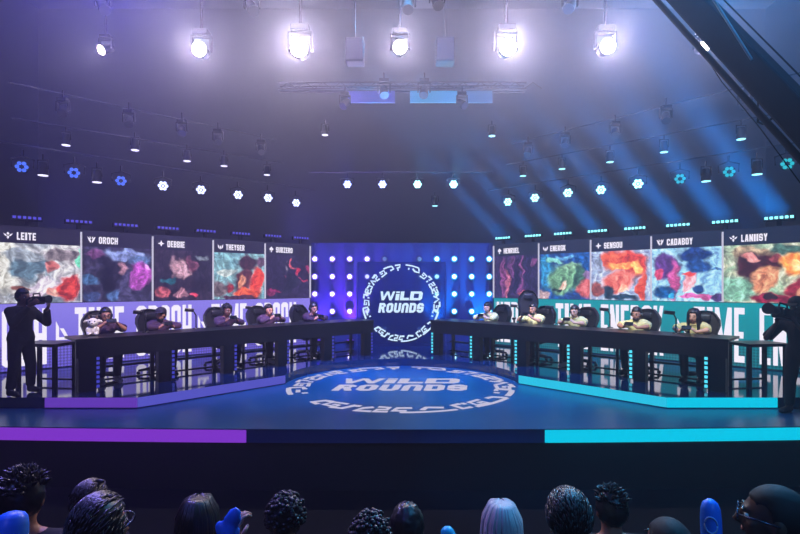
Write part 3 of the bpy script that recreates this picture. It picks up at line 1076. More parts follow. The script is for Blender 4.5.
    if headset:
        hb = MB()
        pts = []
        for k in range(13):
            a = math.pi * k / 12
            pts.append(H(math.cos(a) * .090, .02, .02 + math.sin(a) * .108))
        hb.tube(pts, .008, 8)
        for s in (-1, 1):
            hb.cyl(H(s * .075, .015, -.005), H(s * .102, .015, -.005), .036 * hs, .030 * hs, 14)
        hb.tube([H(.09, -.01, -.03), H(.075, -.07, -.075), H(.03, -.115, -.075)], .006, 6)
        hb.ell(H(.03, -.115, -.075), (.012, .01, .01))
        hb.build('headset', m_plast, t)
    if glasses:
        gb = MB()
        for s in (-1, 1):
            gb.tube([H(s * .034 + .024 * math.cos(a), -.104, .004 + .018 * math.sin(a)) for a in [2 * math.pi * k / 14 for k in range(15)]], .0035, 6)
            gb.tube([H(s * .056, -.104, .008), H(s * .082, -.05, .012), H(s * .086, .02, .004)], .0035, 6)
        gb.tube([H(-.012, -.106, .008), H(.012, -.106, .008)], .003, 6)
        gb.build('glasses', mat('glasses_rim', (80, 88, 110), .25, .8), t)
    return t


def hair_mesh(kind, H, Hm, hs, hm, t, cap=None):
    if kind == 'none':
        return
    rnd = random.Random(sum(map(ord, kind)) + 3)
    b = MB()

    def cap_shell(rx, ry, rz, front=-.35, low=-.45, wob=.05, fr=6.0, off=V((0, 0, 0)), nu=40, nv=24):
        """skull-hugging shell: open at the face"""
        vs, fs = [], []
        for j in range(nv + 1):
            th = math.pi * .80 * j / nv
            for i in range(nu):
                ph = 2 * math.pi * i / nu
                d = V((math.sin(th) * math.cos(ph), math.sin(th) * math.sin(ph), math.cos(th)))
                k = 1 + wob * noise.noise(d * fr + off) + wob * .6 * noise.noise(d * fr * 2.7 + off)
                # pull the face side up to the hair line
                face = max(0.0, -d.y)
                z = d.z
                if face > .25:
                    lim = .46 + .16 * noise.noise(V((d.x * 7, 3, 1)))
                    if z < lim:
                        k *= .80 if z < lim - .12 else .93
                vs.append(H(d.x * rx * k, .014 + d.y * ry * k, .022 + d.z * rz * k))
        for j in range(nv):
            for i in range(nu):
                fs.append([j * nu + i, (j + 1) * nu + i, (j + 1) * nu + (i + 1) % nu, j * nu + (i + 1) % nu])
        b.add(vs, fs, 0, True)
    if kind == 'short':
        cap_shell(.090, .107, .116, wob=.10, fr=5)
    elif kind == 'buzz':
        cap_shell(.079, .098, .096, wob=.012, fr=14)
    elif kind == 'spiky':
        cap_shell(.088, .106, .108, wob=.06)
        for k in range(150):
            a, e = rnd.uniform(0, 2 * math.pi), rnd.uniform(.35, 1.55)
            d = V((math.cos(a) * math.cos(e), math.sin(a) * math.cos(e), math.sin(e)))
            if d.y < -.5 and d.z < .6: continue
            p = H(d.x * .080, .014 + d.y * .097, .022 + d.z * .100)
            dd = (Hm @ (d + V((rnd.uniform(-.5, .5), rnd.uniform(-.5, .5), rnd.uniform(0, .4))))).normalized()
            b.tube([p, p + dd * .018 * hs, p + dd * rnd.uniform(.03, .045) * hs + Hm @ V((rnd.uniform(-.012, .012), .004, 0))], [.012 * hs, .009 * hs, .001], 5)
    elif kind == 'swept':
        cap_shell(.087, .106, .108, wob=.03)
        for k in range(520):
            a, e = rnd.uniform(0, 2 * math.pi), rnd.uniform(-.1, 1.5)
            d = V((math.cos(a) * math.cos(e), math.sin(a) * math.cos(e), math.sin(e)))
            if d.y < -.45 and d.z < .55: continue
            pts = []
            for q in range(4):
                d2 = (d + V((rnd.uniform(-.05, .05) + .03 * q, .15 * q, -.12 * q * (1.1 - d.z)))).normalized()
                kk = 1.0 + .03 * math.sin(q * 1.3)
                pts.append(H(d2.x * .0885 * kk, .014 + d2.y * .108 * kk, .022 + d2.z * .110 * kk))
            b.tube(pts, [.001, .0042 * hs, .0038 * hs, .0005], 4)
    elif kind == 'curly':
        cap_shell(.092, .108, .112, wob=.08)
        for k in range(260):
            a, e = rnd.uniform(0, 2 * math.pi), math.asin(rnd.uniform(-.35, 1))
            d = V((math.cos(a) * math.cos(e), math.sin(a) * math.cos(e), math.sin(e)))
            if d.y < -.4 and d.z < .5: continue
            kk = rnd.uniform(.97, 1.10)
            p = H(d.x * .093 * kk, .014 + d.y * .109 * kk, .022 + d.z * .113 * kk)
            b.ell(p, (rnd.uniform(.010, .017) * hs, rnd.uniform(.010, .017) * hs, rnd.uniform(.009, .014) * hs), nu=7, nv=5)
    elif kind in ('long', 'bob'):
        ln = .34 if kind == 'long' else .24
        cap_shell(.088, .107, .110, wob=.02)
        # hanging strands, parted on the crown
        nst = 64
        for k in range(nst):
            a = -math.pi * .5 + 2 * math.pi * (k + .5) / nst
            if -2.25 < a < -.9: continue
            if abs(a - 1.5 * math.pi) < .62 or abs(a + .5 * math.pi) < .62: continue
            d = V((math.cos(a), math.sin(a), 0))
            jit = rnd.uniform(.97, 1.04)
            pts = [H(d.x * .012, .01 + d.y * .02, .134),
                   H(d.x * .058 * jit, .014 + d.y * .072 * jit, .112), H(d.x * .088 * jit, .014 + d.y * .106 * jit, .045),
                   H(d.x * .094 * jit, .014 + d.y * .112 * jit, -.05), H(d.x * .100 * jit, .016 + d.y * .108 * jit, -.05 - ln * .4),
                   H(d.x * .098 * jit, .022 + d.y * .10 * jit, -.05 - ln * rnd.uniform(.75, .95))]
            b.tube(pts, [.004, .010 * hs, .012 * hs, .013 * hs, .012 * hs, .004], 6)
    b.build('hair', hm, t)
    if cap is not None:
        c = MB()
        c.ell(H(0, .01, .052), (.094 * hs, .112 * hs, .088 * hs), Hm, 24, 14, fn=lambda p: 1.0 if p.z > -.1 else .9)
        c.ell(H(0, -.120, .052), (.070 * hs, .062 * hs, .008 * hs), Hm @ Matrix.Rotation(.15, 3, 'X'), 20, 8)
        c.build('cap', cap, t)


# ---- gaming chair
m_chair = mat('chair_black_leather', (16, 16, 22), 0.45, bump=(60, .1))
m_chairm = mat('chair_metal_dark', (30, 30, 36), 0.35, .6)


def make_chair(label):
    t = thing('gaming_chair', label, 'chair', group='black gaming chairs behind the desks')
    b = MB()
    for k in range(5):
        a = 2 * math.pi * k / 5 + .3
        b.tube([(0, 0, .10), (math.cos(a) * .17, math.sin(a) * .17, .09), (math.cos(a) * .31, math.sin(a) * .31, .075)], [.035, .028, .02], 8)
    b.build('base', m_chairm, t)
    for k in range(5):
        a = 2 * math.pi * k / 5 + .3
        p = V((math.cos(a) * .31, math.sin(a) * .31, .032)); l = V((-math.sin(a), math.cos(a), 0)) * .022
        MB().cyl(p - l, p + l, .031, .031, 12).build('caster', m_chairm, t)
    b = MB().cyl((0, 0, .10), (0, 0, .40), .028, .024, 12); b.cyl((0, 0, .36), (0, 0, .40), .09, .12, 12); b.build('gas_post', m_chairm, t)
    b = MB(); b.box((0, -.02, .445), (.50, .50, .09), bev=.035); b.box((-.23, -.02, .47), (.07, .46, .08), bev=.03); b.box((.23, -.02, .47), (.07, .46, .08), bev=.03)
    b.build('seat', m_chair, t)
    # backrest: hexagonal racing profile, leaning back
    prof = [(-.19, .47), (-.23, .62), (-.21, .80), (-.255, .94), (-.245, 1.04), (-.18, 1.14), (-.12, 1.195), (0, 1.21),
            (.12, 1.195), (.18, 1.14), (.245, 1.04), (.255, .94), (.21, .80), (.23, .62), (.19, .47)]
    n = len(prof)
    def lean(x, y, z): return V((x, .20 + y + (z - .47) * .16, z))
    rings = []
    for (off, sc) in ((.0, .90), (-.035, .98), (-.02, 1.0), (.05, 1.0), (.075, .95)):
        rings.append([lean(x * sc, off + (abs(x) * -.16 if off < 0 else 0), .92 + (z - .92) * (sc if sc < 1 else 1)) for x, z in prof])
    vs = [p for r_ in rings for p in r_]
    fs = [[k * n + i, k * n + (i + 1) % n, (k + 1) * n + (i + 1) % n, (k + 1) * n + i] for k in range(4) for i in range(n)]
    fs += [list(range(n)), [4 * n + i for i in range(n)][::-1]]
    MB().add(vs, fs).build('backrest', m_chair, t)
    MB().box(lean(0, -.05, 1.08), (.22, .06, .11), Matrix.Rotation(-.15, 3, 'X'), bev=.03).build('head_pillow', m_chair, t)
    for s in (-1, 1):
        b = MB(); b.box((s * .31, -.02, .66), (.07, .26, .035), bev=.012); b.box((s * .31, .0, .54), (.04, .06, .22)); b.box((s * .27, .0, .43), (.12, .06, .025))
        b.build('armrest', m_chairm, t)
    return t


m_phone = mat('phone_black', (14, 14, 18), .25)
e_phone = emis('phone_screen', (120, 150, 200), .7)


def make_phone(label):
    t = thing('smartphone', label, 'phone')
    MB().box((0, 0, 0), (.155, .010, .074), bev=.004).build('case', m_phone, t)
    MB().box((0, .0056, 0), (.146, .001, .067)).build('screen', e_phone, t)
    return t


def seat_pose(lean=0.0, dz=0.0, hx=0.0, hy=0.0, ph=(0, -.34, .97), hdx=0.0):
    J = dict(pelvis=(0, .06, .54), chest=(hx * .5, .03 - lean * .5, .86 + dz * .5), neck=(hx, .02 - lean, .985 + dz), head=(hx + hdx, -.02 - lean + hy, 1.125 + dz))
    px, py, pz = ph
    for s, k in (('L', -1), ('R', 1)):
        J['sh' + s] = (hx + k * .185, .03 - lean, .93 + dz)
        J['el' + s] = (hx * .5 + px * .4 + k * .25, -.20 - lean * .5, .90)
        J['wr' + s] = (px + k * .125, py + .055, pz - .055)
        J['hp' + s] = (k * .09, .04, .53); J['kn' + s] = (k * .13, -.40, .53); J['an' + s] = (k * .12, -.36, .085); J['to' + s] = (k * .13, -.52, .042)
    return J


def seat_hands():
    return {'L': ((.55, -.35, .55), (.75, -.1, -.3), 1.0), 'R': ((-.55, -.35, .55), (-.75, -.1, -.3), 1.0)}


team = [
    # side, t, skin, hair, extras, label bits
    (-1, .30, 'tan', 'short', dict(lean=.05, ph=(.04, -.33, 1.04), sleeve=-.1, glasses=True, headset=True), 'with glasses in a plum T-shirt beside the white plush toy'),
    (-1, 1.10, 'tan', 'short', dict(lean=.02, ph=(.05, -.32, .94), sleeve=1, cap=True, beard=True), 'in a plum hoodie and dark cap, facing the front with a phone'),
    (-1, 2.20, 'brown', 'curly', dict(lean=.10, ph=(.04, -.34, 1.0), sleeve=1, headset=True), 'in a plum hoodie, thick curly hair, third from the plush toy'),
    (-1, 3.05, 'tan', 'swept', dict(lean=.04, ph=(.06, -.36, 1.0), sleeve=1, headset=True), 'in a plum hoodie, fourth from the plush toy, phone held forward'),
    (-1, 4.03, 'tan', 'short', dict(lean=.12, ph=(.05, -.38, .93), sleeve=1, headset=True), 'in a plum hoodie at the desk end beside the lilac lamps'),
    (1, 4.10, 'fair', 'short', dict(lean=.12, ph=(-.06, -.36, .95), sleeve=.5, headset=True), 'in a cream jersey at the desk end beside the cyan lamps'),
    (1, 3.10, 'tan', 'short', dict(lean=.03, ph=(-.06, -.33, 1.02), sleeve=-.1, headset=True, beard=True), 'in a cream jersey, bearded, in front of the spare chair'),
    (1, 2.25, 'fair', 'short', dict(lean=.06, ph=(-.07, -.34, .96), sleeve=-.1, headset=True), 'in a cream jersey at the middle of the cyan-dotted desk'),
    (1, 1.20, 'tan', 'short', dict(lean=.02, ph=(-.06, -.33, .93), sleeve=-.1, headset=True, beard=True), 'in a cream jersey before the last word of the teal ribbon'),
    (1, .33, 'fair', 'long', dict(lean=.10, ph=(-.09, -.36, .92), sleeve=-.1, headset=True, vest=True), 'with long dark hair in a cream jersey at the outer desk end'),
]
SHORT = ['with glasses beside the white plush toy', 'in the dark cap', 'with curly hair in a plum hoodie', 'in plum fourth from the plush toy', 'in plum beside the lilac lamps',
         'in cream beside the cyan lamps', 'in cream before the spare chair', 'in cream at the middle of the desk', 'in cream, second from the outer desk end', 'with long dark hair in cream']
chair0 = None
phone0 = None
for i, (side, tt, skin, hair, ex, bits) in enumerate(team):
    q = V((-4.80 + .8153 * tt - .672, 7.83 + .8153 * tt + .672, PZ))
    if side > 0: q.x = -q.x
    rz = R(45) if side < 0 else R(-45)
    yaw = random.Random(i + 3).uniform(-.15, .15)
    ph = ex.get('ph')
    J = seat_pose(ex['lean'], random.Random(i).uniform(-.02, .02), ph[0] * .5, 0, ph)
    col = m_hood if side < 0 else m_jer
    person('person', 'seated player ' + bits, q, rz, skin, J, (col, m_trs), hair, (R(7 if i != 1 else 2), 0, yaw + (R(-32) if i == 1 else 0)),
           headset=ex.get('headset', False), hands=seat_hands(), sleeve=ex['sleeve'], glasses=ex.get('glasses', False),
           cap=mat('cap_dark', (30, 22, 40), .8) if ex.get('cap') else None, hood=(side < 0 and i > 0), head_s=1.06, beard=ex.get('beard', False),
           shoes=m_shoew if i in (0, 3, 7) else m_shoe, group='seated players', hair_m=m_hairb if i in (7,) else None)
    # chair behind
    clab = 'black gaming chair behind the player ' + SHORT[i]
    cloc = q + Matrix.Rotation(rz, 3, 'Z') @ V((0, .10, 0))
    turn = [.0, .25, -.1, .1, .3, -.25, -.2, -.15, -.1, .05][i]
    if chair0 is None:
        chair0 = make_chair(clab); chair0.location = cloc; chair0.rotation_euler = (0, 0, rz + turn * .5)
    else:
        dup(chair0, clab, cloc, (0, 0, rz + turn * .5))
    # phone in both hands
    pl = 'smartphone held by the player ' + SHORT[i]
    ploc = q + Matrix.Rotation(rz, 3, 'Z') @ V((ph[0], ph[1] - .015, ph[2] + .02))
    if phone0 is None:
        phone0 = make_phone(pl); phone0['group'] = 'phones held by the players'
        phone0.location = ploc; phone0.rotation_euler = (R(-35), 0, rz)
    else:
        dup(phone0, pl, ploc, (R(-35), 0, rz))
# a spare chair behind the second player from the middle on the teal side
sp = W(527, 0, 12.3); sp.z = PZ
dup(chair0, 'tall spare black gaming chair, empty, standing behind the bearded cream-jersey player', sp, (0, 0, R(-20)), scale=(1.0, 1.0, 1.28))

# ---- plush toy on the desk
m_plush = mat('plush_white', (226, 222, 206), .95, bump=(90, .5))
m_plushd = mat('plush_brown', (120, 86, 60), .9)
pp = W(93, 0, 8.25); pp.z = PZ + DT
pt = thing('plush_toy', 'small white horned plush animal sitting on the black desk end', 'toy', pp, R(25))
b = MB()
b.ell((0, 0, .085), (.085, .075, .09)); b.ell((0, -.02, .215), (.082, .075, .075)); b.ell((0, -.085, .195), (.045, .035, .034))
for s in (-1, 1):
    b.ell((s * .07, -.055, .09), (.030, .035, .055)); b.ell((s * .055, -.075, .03), (.035, .055, .030))
    b.ell((s * .10, 0, .235), (.045, .016, .024), Matrix.Rotation(s * .4, 3, 'Y'))
remesh(b, .009, 3).build('body', m_plush, pt)
b = MB()
for s in (-1, 1):
    b.tube([(s * .04, 0, .275), (s * .06, 0, .305), (s * .055, -.005, .335)], [.016, .012, .003], 8)
b.build('horns', m_plushd, pt)
b = MB()
for s in (-1, 1):
    b.ell((s * .035, -.092, .235), (.009, .007, .011), nu=8, nv=6)
b.ell((0, -.118, .205), (.016, .008, .009), nu=8, nv=6)
b.build('face', m_pup, pt)

# ---- player cameras on thin stands
def player_cam(label):
    t = thing('desk_camera', label, 'camera', group='desk cameras on thin stands')
    MB().cyl((0, 0, 0), (0, 0, .015), .055, .05, 16).build('base', m_plast, t)
    MB().tube([(0, 0, .01), (0, 0, .30), (-.03, -.01, .38), (-.085, -.02, .41)], .011, 8).build('stand', m_plast, t)
    b = MB(); b.box((-.10, -.02, .425), (.14, .08, .075), Matrix.Rotation(.12, 3, 'Y'), bev=.012); b.cyl((-.10, -.055, .425), (-.10, -.075, .425), .02, .018, 12)
    b.build('head', m_plast, t)
    return t


cam0 = None
for side, lst in ((-1, ((146, 8.75), (196, 9.55), (255, 10.6), (301, 11.5))), (1, ((519, 11.45), (555, 10.75), (610, 9.75), (676, 8.6)))):
    for k, (px, d) in enumerate(lst):
        p = W(px, 0, d); p.z = PZ + DT
        dot = 'purple' if side < 0 else 'teal'
        where = (ORD[k] if side < 0 else ORD[3 - k]) + f' from the outer end at the {dot} ribbon'
        lb = 'small black camera on thin stand, ' + where
        if cam0 is None:
            cam0 = player_cam(lb); cam0.scale = (1.15, 1.15, .84); cam0.location = p; cam0.rotation_euler = (0, 0, R(20))
        else:
            dup(cam0, lb, p, (0, 0, R(20) if side < 0 else R(-10)))

# ================================================================== CAMERA OPERATORS
def stand_pose(h=1.62, wrL=(-.22, -.05, .80), wrR=(.22, -.05, .80), elL=None, elR=None, bend=0.0, head=None, step=.0):
    k = h / 1.75
    J = dict(pelvis=(0, .02, .95 * k), chest=(0, .01 - bend, 1.27 * k), neck=(0, .02 - bend * 1.4, 1.45 * k), head=head or (0, -.02 - bend * 1.8, 1.62 * k))
    for s, q in (('L', -1), ('R', 1)):
        J['sh' + s] = (q * .185 * k, .02 - bend * 1.2, 1.39 * k)
        J['el' + s] = (elL if s == 'L' else elR) or (q * .25, .03, 1.10 * k)
        J['wr' + s] = wrL if s == 'L' else wrR
        J['hp' + s] = (q * .09, .02, .90 * k); J['kn' + s] = (q * (.10 + step), -.01, .49 * k); J['an' + s] = (q * (.11 + step * 1.6), .03, .085); J['to' + s] = (q * (.13 + step * 1.6), -.12, .042)
    return J


opz = W(22, 0, 7.62); opz.z = PZ
J = stand_pose(1.60, wrL=(-.12, -.30, 1.36), wrR=(.12, -.34, 1.30), elL=(-.24, -.14, 1.10), elR=(.24, -.20, 1.08), step=.03)
person('person', 'camera operator in black filming with a shoulder camera before the purple ribbon', opz, R(75), 'brown', J, (m_blk, m_blk), 'short', (R(4), 0, 0),
       hands={'L': ((.2, -.8, .5), (.7, 0, .5), .9), 'R': ((-.2, -.8, .5), (-.7, 0, .5), .9)})
vm = mat('video_camera_black', (18, 18, 22), .4)


def video_camera(label, loc, rot):
    t = thing('video_camera', label, 'camera', loc, rot=rot)
    MB().box((0, 0, 0), (.12, .34, .15), bev=.012).build('body', vm, t)
    b = MB(); b.cyl((0, -.17, .01), (0, -.33, .01), .05, .058, 18); b.cyl((0, -.33, .01), (0, -.39, .01), .068, .075, 18); b.build('lens', vm, t)
    b = MB(); b.tube([(0, -.12, .075), (0, -.11, .13), (0, .08, .13), (0, .10, .075)], .013, 8); b.build('handle', vm, t)
    b = MB(); b.box((-.09, -.10, .05), (.07, .12, .06), bev=.008); b.build('viewfinder', vm, t)
    MB().box((.074, -.03, .0), (.03, .14, .10), bev=.006).build('side_grip', vm, t)
    MB().box((0, .22, -.01), (.10, .10, .13), bev=.01).build('battery', vm, t)
    MB().ell((.062, -.12, .05), .006, nu=8, nv=6).build('tally_light', emis('tally_pale', (200, 210, 230), 1.0), t)
    return t


video_camera('black video camera on the shoulder of the operator before the purple ribbon', opz + Matrix.Rotation(R(75), 3, 'Z') @ V((.02, -.26, 1.43)), (R(-4), 0, R(75)))
for _o in list(bpy.data.objects):
    if _o.name == 'video_camera': _o.scale = (.8, .62, .8)

opr = W(801, 0, 7.02); opr.z = 0
J = stand_pose(1.66, wrL=(-.13, -.36, 1.30), wrR=(.10, -.36, 1.30), elL=(-.27, -.34, 1.08), elR=(.26, -.26, 1.08), bend=.06, step=.03)
person('person', 'crew person in black with a cap, arms raised to a camera before the teal ribbon', opr, R(-62), 'dark', J, (m_blk, m_blk), 'short', (R(12), 0, 0), cap=mat('cap_black', (16, 16, 20), .8),
       hands={'L': ((.2, -.5, .8), (.7, -.2, .2), .9), 'R': ((-.2, -.5, .8), (-.7, -.2, .2), .9)}, sleeve=-.05)
video_camera('black video camera raised by the crew person before the teal ribbon', opr + Matrix.Rotation(R(-62), 3, 'Z') @ V((-.01, -.46, 1.44)), (R(-10), 0, R(-62)))
# ================================================================== AUDIENCE
def crowd(px, top, d, label, hair, skin='brown', yaw=0.0, hair_m=None, shirt=None, cap=None, glasses=False, hs=1.0, hand_at=None, hand_side='R', tilt=0.0, elbow=None):
    """a standing spectator seen from behind; top = where the crown shows"""
    p = W(px, top, d)
    Htot = (p.z - FZ)
    k = (Htot - .13 * hs) / 1.62 * 1.75
    J = stand_pose(k)
    J['head'] = (0, -.02, Htot - .135 * hs)
    J['neck'] = (0, .0, Htot - .135 * hs - .155)
    loc = V((p.x, d, FZ))
    hands = None
    rz = math.pi + yaw
    if hand_at is not None:
        inv = Matrix.Rotation(-rz, 3, 'Z')
        hl = inv @ (V(hand_at) - loc)
        s = hand_side
        J['wr' + s] = tuple(hl)
        sh = V(J['sh' + s])
        mid = (sh + hl) / 2 + V((.10 if s == 'R' else -.10, .02, -.16))
        J['el' + s] = tuple(elbow) if elbow else tuple(mid)
        up = {s: ((0, -.1, 1), (0.6 if s == 'L' else -.6, -.5, 0), 1.0)}
        o = 'L' if s == 'R' else 'R'
        up[o] = ((0, 0, -1), (1 if o == 'L' else -1, 0, 0), .4)
        hands = up
    return person('person', label, loc, rz, skin, J, (shirt or m_blk, m_trs), hair, (0, tilt, 0), voxel=.014, hair_m=hair_m, cap=cap, glasses=glasses,
                  head_s=hs, hands=hands, group='spectators in the front rows')


m_inf = mat('inflatable_blue', (44, 130, 250), .4)
m_infw = mat('inflatable_white_print', (150, 190, 245), .4)
m_infc = mat('inflatable_cyan', (40, 190, 226), .35)


def inflatable(label, base, top, r, m, printed=False, toward=None):
    base, top = V(base), V(top)
    t = thing('cheering_stick', label, 'cheering stick', base)
    d = top - base
    L_ = d.length
    A = align(d)
    b = MB()
    prof = [(0, .3), (.02, .75), (.06, 1), (.85, 1), (.93, .92), (.975, .7), (1.0, .25)]
    n = 20
    vs, fs = [], []
    for z, k in prof:
        for i in range(n):
            a = 2 * math.pi * i / n
            vs.append(A @ V((math.cos(a) * r * k, math.sin(a) * r * k, z * L_)))
    for j in range(len(prof) - 1):
        for i in range(n):
            fs.append([j * n + i, j * n + (i + 1) % n, (j + 1) * n + (i + 1) % n, (j + 1) * n + i])
    fs += [list(range(n))[::-1], [(len(prof) - 1) * n + i for i in range(n)]]
    b.add(vs, fs, 0, True); b.build('tube', m, t)
    if printed:
        cam = (V((0, 0, CAMZ)) - base)
        f = (cam - d.normalized() * cam.dot(d.normalized())).normalized()
        lt = d.normalized().cross(f)
        pr = MB()
        c = d * .83
        pts = []
        for k in range(21):
            a = 2 * math.pi * k / 20
            x, z = math.cos(a) * r * .55, math.sin(a) * r * .8
            y = math.sqrt(max(r * r - x * x, 0)) - r * .04
            pts.append(c + lt * x + d.normalized() * z + f * y)
        pr.tube(pts, r * .10, 6); pr.build('printed_ring', m_infw, t)
    return t


DA = 2.35
crowd(22, 470, DA, 'spectator with dark spiky hair near the big blue inflatable', 'spiky', 'tan', yaw=.22, hs=1.05, hand_at=W(8, 585, 1.9), hand_side='L')
crowd(89, 480, 2.75, 'spectator with purple-lit hair and sunglasses pushed up, behind the wavy-haired one', 'swept', 'tan', hs=1.0, hair_m=m_hairb)
crowd(97, 494, 2.0, 'spectator with wavy dark hair and glinting glasses', 'swept', 'tan', yaw=-.12, hs=1.14, glasses=True)
crowd(197, 496, DA, 'spectator with long straight dark hair raising a hand', 'long', 'fair', hs=.95, hand_at=W(236, 543, 2.25), hand_side='R')
crowd(285, 495, DA, 'spectator with short curly hair with tiny glints, alone beside the raised hand', 'curly', 'tan', hs=.88)
crowd(370, 514, 2.2, 'spectator with bushy curls, just a crown at the photo bottom', 'curly', 'brown', hs=.9)
crowd(407, 504, 2.6, 'spectator with blue-lit crown beside the bushy curls', 'short', 'brown', hs=.98, hand_at=W(455, 575, 2.4), hand_side='R')
crowd(502, 501, DA, 'spectator with straight silvery blond hair', 'long', 'fair', hs=.95, hair_m=m_blond)
crowd(570, 488, 2.25, 'spectator with swept-back dark hair and a pale ear beside the silvery blond one', 'swept', 'fair', hs=1.1, tilt=.08)
crowd(612, 488, 2.75, 'spectator with short tousled dark hair behind the swept-back one', 'spiky', 'tan', hs=.96)
crowd(671, 515, 2.1, 'spectator with smooth close-cropped head beside the printed blue stick', 'buzz', 'brown', hs=1.12, hair_m=mat('hair_cropped_matte', (24, 19, 20), .75), hand_at=W(714, 590, 2.1), hand_side='R')
crowd(779, 481, 2.15, 'spectator with buzz cut and glasses turned in profile', 'buzz', 'dark', yaw=.95, hs=1.22, hair_m=MATS['hair_cropped_matte'], glasses=True)
inflatable('thick blue inflatable stick in front of the spiky-haired spectator', W(6, 620, 1.86), W(12, 511, 1.95), .058, m_inf)
inflatable('blue inflatable stick with a printed pale ring', W(716, 640, 2.05), W(710, 499, 2.1), .040, m_inf, True)
inflatable('cyan tilted inflatable stick beside the blond spectator', W(474, 600, 2.38), W(445, 527, 2.4), .036, m_infc)
# blue cloth-like inflatable in the raised hand
hb = thing('inflatable_toy', 'crumpled blue inflatable with pale ring gripped in the raised hand', 'inflatable', W(230, 545, 2.2))
b = MB()
b.ell((0, 0, .04), (.042, .03, .075), fn=lambda p: 1 + .25 * noise.noise(p * 2.2)); b.ell((.012, 0, .115), (.036, .022, .05), Matrix.Rotation(.5, 3, 'Y'), fn=lambda p: 1 + .3 * noise.noise(p * 2.5)); b.ell((-.03, .0, .06), (.03, .024, .05), Matrix.Rotation(-.5, 3, 'Y'))
remesh(b, .008, 2).build('bladder', m_inf, hb)
b = MB(); b.tube([(math.cos(a) * .022 - .004, -.037, .028 + math.sin(a) * .026) for a in [2 * math.pi * k / 18 for k in range(19)]], .007, 6); b.build('printed_ring', m_infw, hb)
# sunglasses pushed up on the second spectator
sg = thing('sunglasses', 'dark sunglasses pushed up on the purple-lit head', 'glasses', W(92, 482.5, 2.75))
b = MB()
for s in (-1, 1):
    b.ell((s * .032, .02, .0), (.030, .012, .010), nu=12, nv=8)
    b.tube([(s * .06, .02, 0), (s * .078, -.03, -.02), (s * .082, -.07, -.05)], .004, 6)
b.tube([(-.01, .02, .004), (.01, .02, .004)], .004, 6)
b.build('frame', m_plast, sg)

# ================================================================== LIGHT FIXTURES
m_fix = mat('fixture_black', (6, 6, 9), .8, spec=.15)
m_fixg = mat('fixture_grey', (70, 70, 80), .3, .8)
m_truss = mat('truss_black', (7, 7, 10), .7, 0)


def truss(name, label, p, q, w=.28, r=.022, nb=None):
    """box truss: four chords and zig-zag lacing"""
    p, q = V(p), V(q)
    d = (q - p); L_ = d.length; d.normalize()
    up = V((0, 0, 1)); sd = d.cross(up).normalized()
    t = thing(name, label, 'truss', p)
    b = MB()
    for a in (-1, 1):
        for c in (-1, 1):
            o = sd * a * w / 2 + up * c * w / 2
            b.cyl(o, o + d * L_, r, r, 8)
    b.build('chords', m_truss, t)
    b = MB()
    k = int(L_ / .45)
    for i in range(k):
        s0, s1 = d * (L_ * i / k), d * (L_ * (i + 1) / k)
        z = 1 if i % 2 else -1
        for a in (-1, 1):
            b.cyl(sd * a * w / 2 + up * z * w / 2 + s0, sd * a * w / 2 - up * z * w / 2 + s1, r * .55, r * .55, 6)
            b.cyl(up * a * w / 2 + sd * z * w / 2 + s0, up * a * w / 2 - sd * z * w / 2 + s1, r * .55, r * .55, 6)
    b.build('lacing', m_truss, t)
    for s in (.08, .5, .92):
        c0 = d * L_ * s + up * w / 2
        MB().cyl(c0, V((c0.x, c0.y, 14.0 - p.z)), .012, .012, 6).build('hoist_cable', m_truss, t)
    return t


# ---- front row of bright moving heads
e_beam = emis('beam_white_hot', (255, 246, 240), 22.0)
e_beam2 = emis('beam_white_warm', (255, 232, 224), 14.0)
DF = 10.6


def moving_head(label, loc, aim, lens_m, s=1.0, group=None, drop=.16):
    """base, yoke, and a head that tilts towards aim"""
    t = thing('moving_head_light', label, 'stage light', loc, group=group)
    b = MB(); b.box((0, 0, .40 * s), (.34 * s, .24 * s, .12 * s), bev=.015 * s); b.cyl((0, 0, .46 * s), (0, 0, .46 * s + drop), .03 * s, .03 * s, 10); b.build('base', m_fix, t)
    b = MB()
    b.box((0, 0, .325 * s), (.46 * s, .12 * s, .05 * s), bev=.01 * s)
    for k in (-1, 1):
        b.box((k * .215 * s, 0, .16 * s), (.04 * s, .11 * s, .34 * s), bev=.01 * s)
    b.build('yoke', m_fix, t)
    A = align(aim)
    h = MB()
    def T(x, y, z): return A @ V((x, y, z)) * s
    h.cyl(T(0, 0, -.20), T(0, 0, .10), .13 * s, .155 * s, 20); h.cyl(T(0, 0, .10), T(0, 0, .19), .165 * s, .16 * s, 20); h.ell(T(0, 0, -.20), .13 * s, nu=16, nv=8)
    hd = h.build('head', m_fix, t)
    l = MB(); l.cyl(T(0, 0, .192), T(0, 0, .20), .158 * s, .158 * s, 20); l.build('lens', lens_m, hd)
    return t


fl_lamps = [(101, 50, .62, 'tilted dim'), (199, 49, .95, 'bright'), (299, 48, 1.15, 'bright'), (400, 47, .92, 'bright'), (508, 47, 1.1, 'bright'), (608, 46, 1.0, 'bright'), (704, 47, .7, 'half hidden')]
for k, (px, py, s, w) in enumerate(fl_lamps):
    p = W(px, py, DF)
    aim = V((-p.x * .25, -10, -2.2))
    if k == 0: aim = V((-2.5, -5, -3.5))
    moving_head(f'{w} white moving head light, {ORD[k]} in the bright row' + (' behind the crane arm' if k == 6 else ''), p - aim.normalized() * .2 * s, aim, e_beam2 if k in (0, 6) else e_beam, s, 'bright row of front moving heads', 1.26 - .46 * s - .15)
    mk_light('SPOT', 'front_glow', p + aim.normalized() * .06, (60, 360, 680, 330, 620, 470, 90)[k], (1, .82, .86), p + V((0, -5, -1.0)), .08, 150, 1.0)
    mk_light('SPOT', 'front_beam', p + aim.normalized() * .03, (420, 150, 220, 120, 200, 170, 100)[k], (1, .84, .88), p + aim, .10, 46, 1.0)
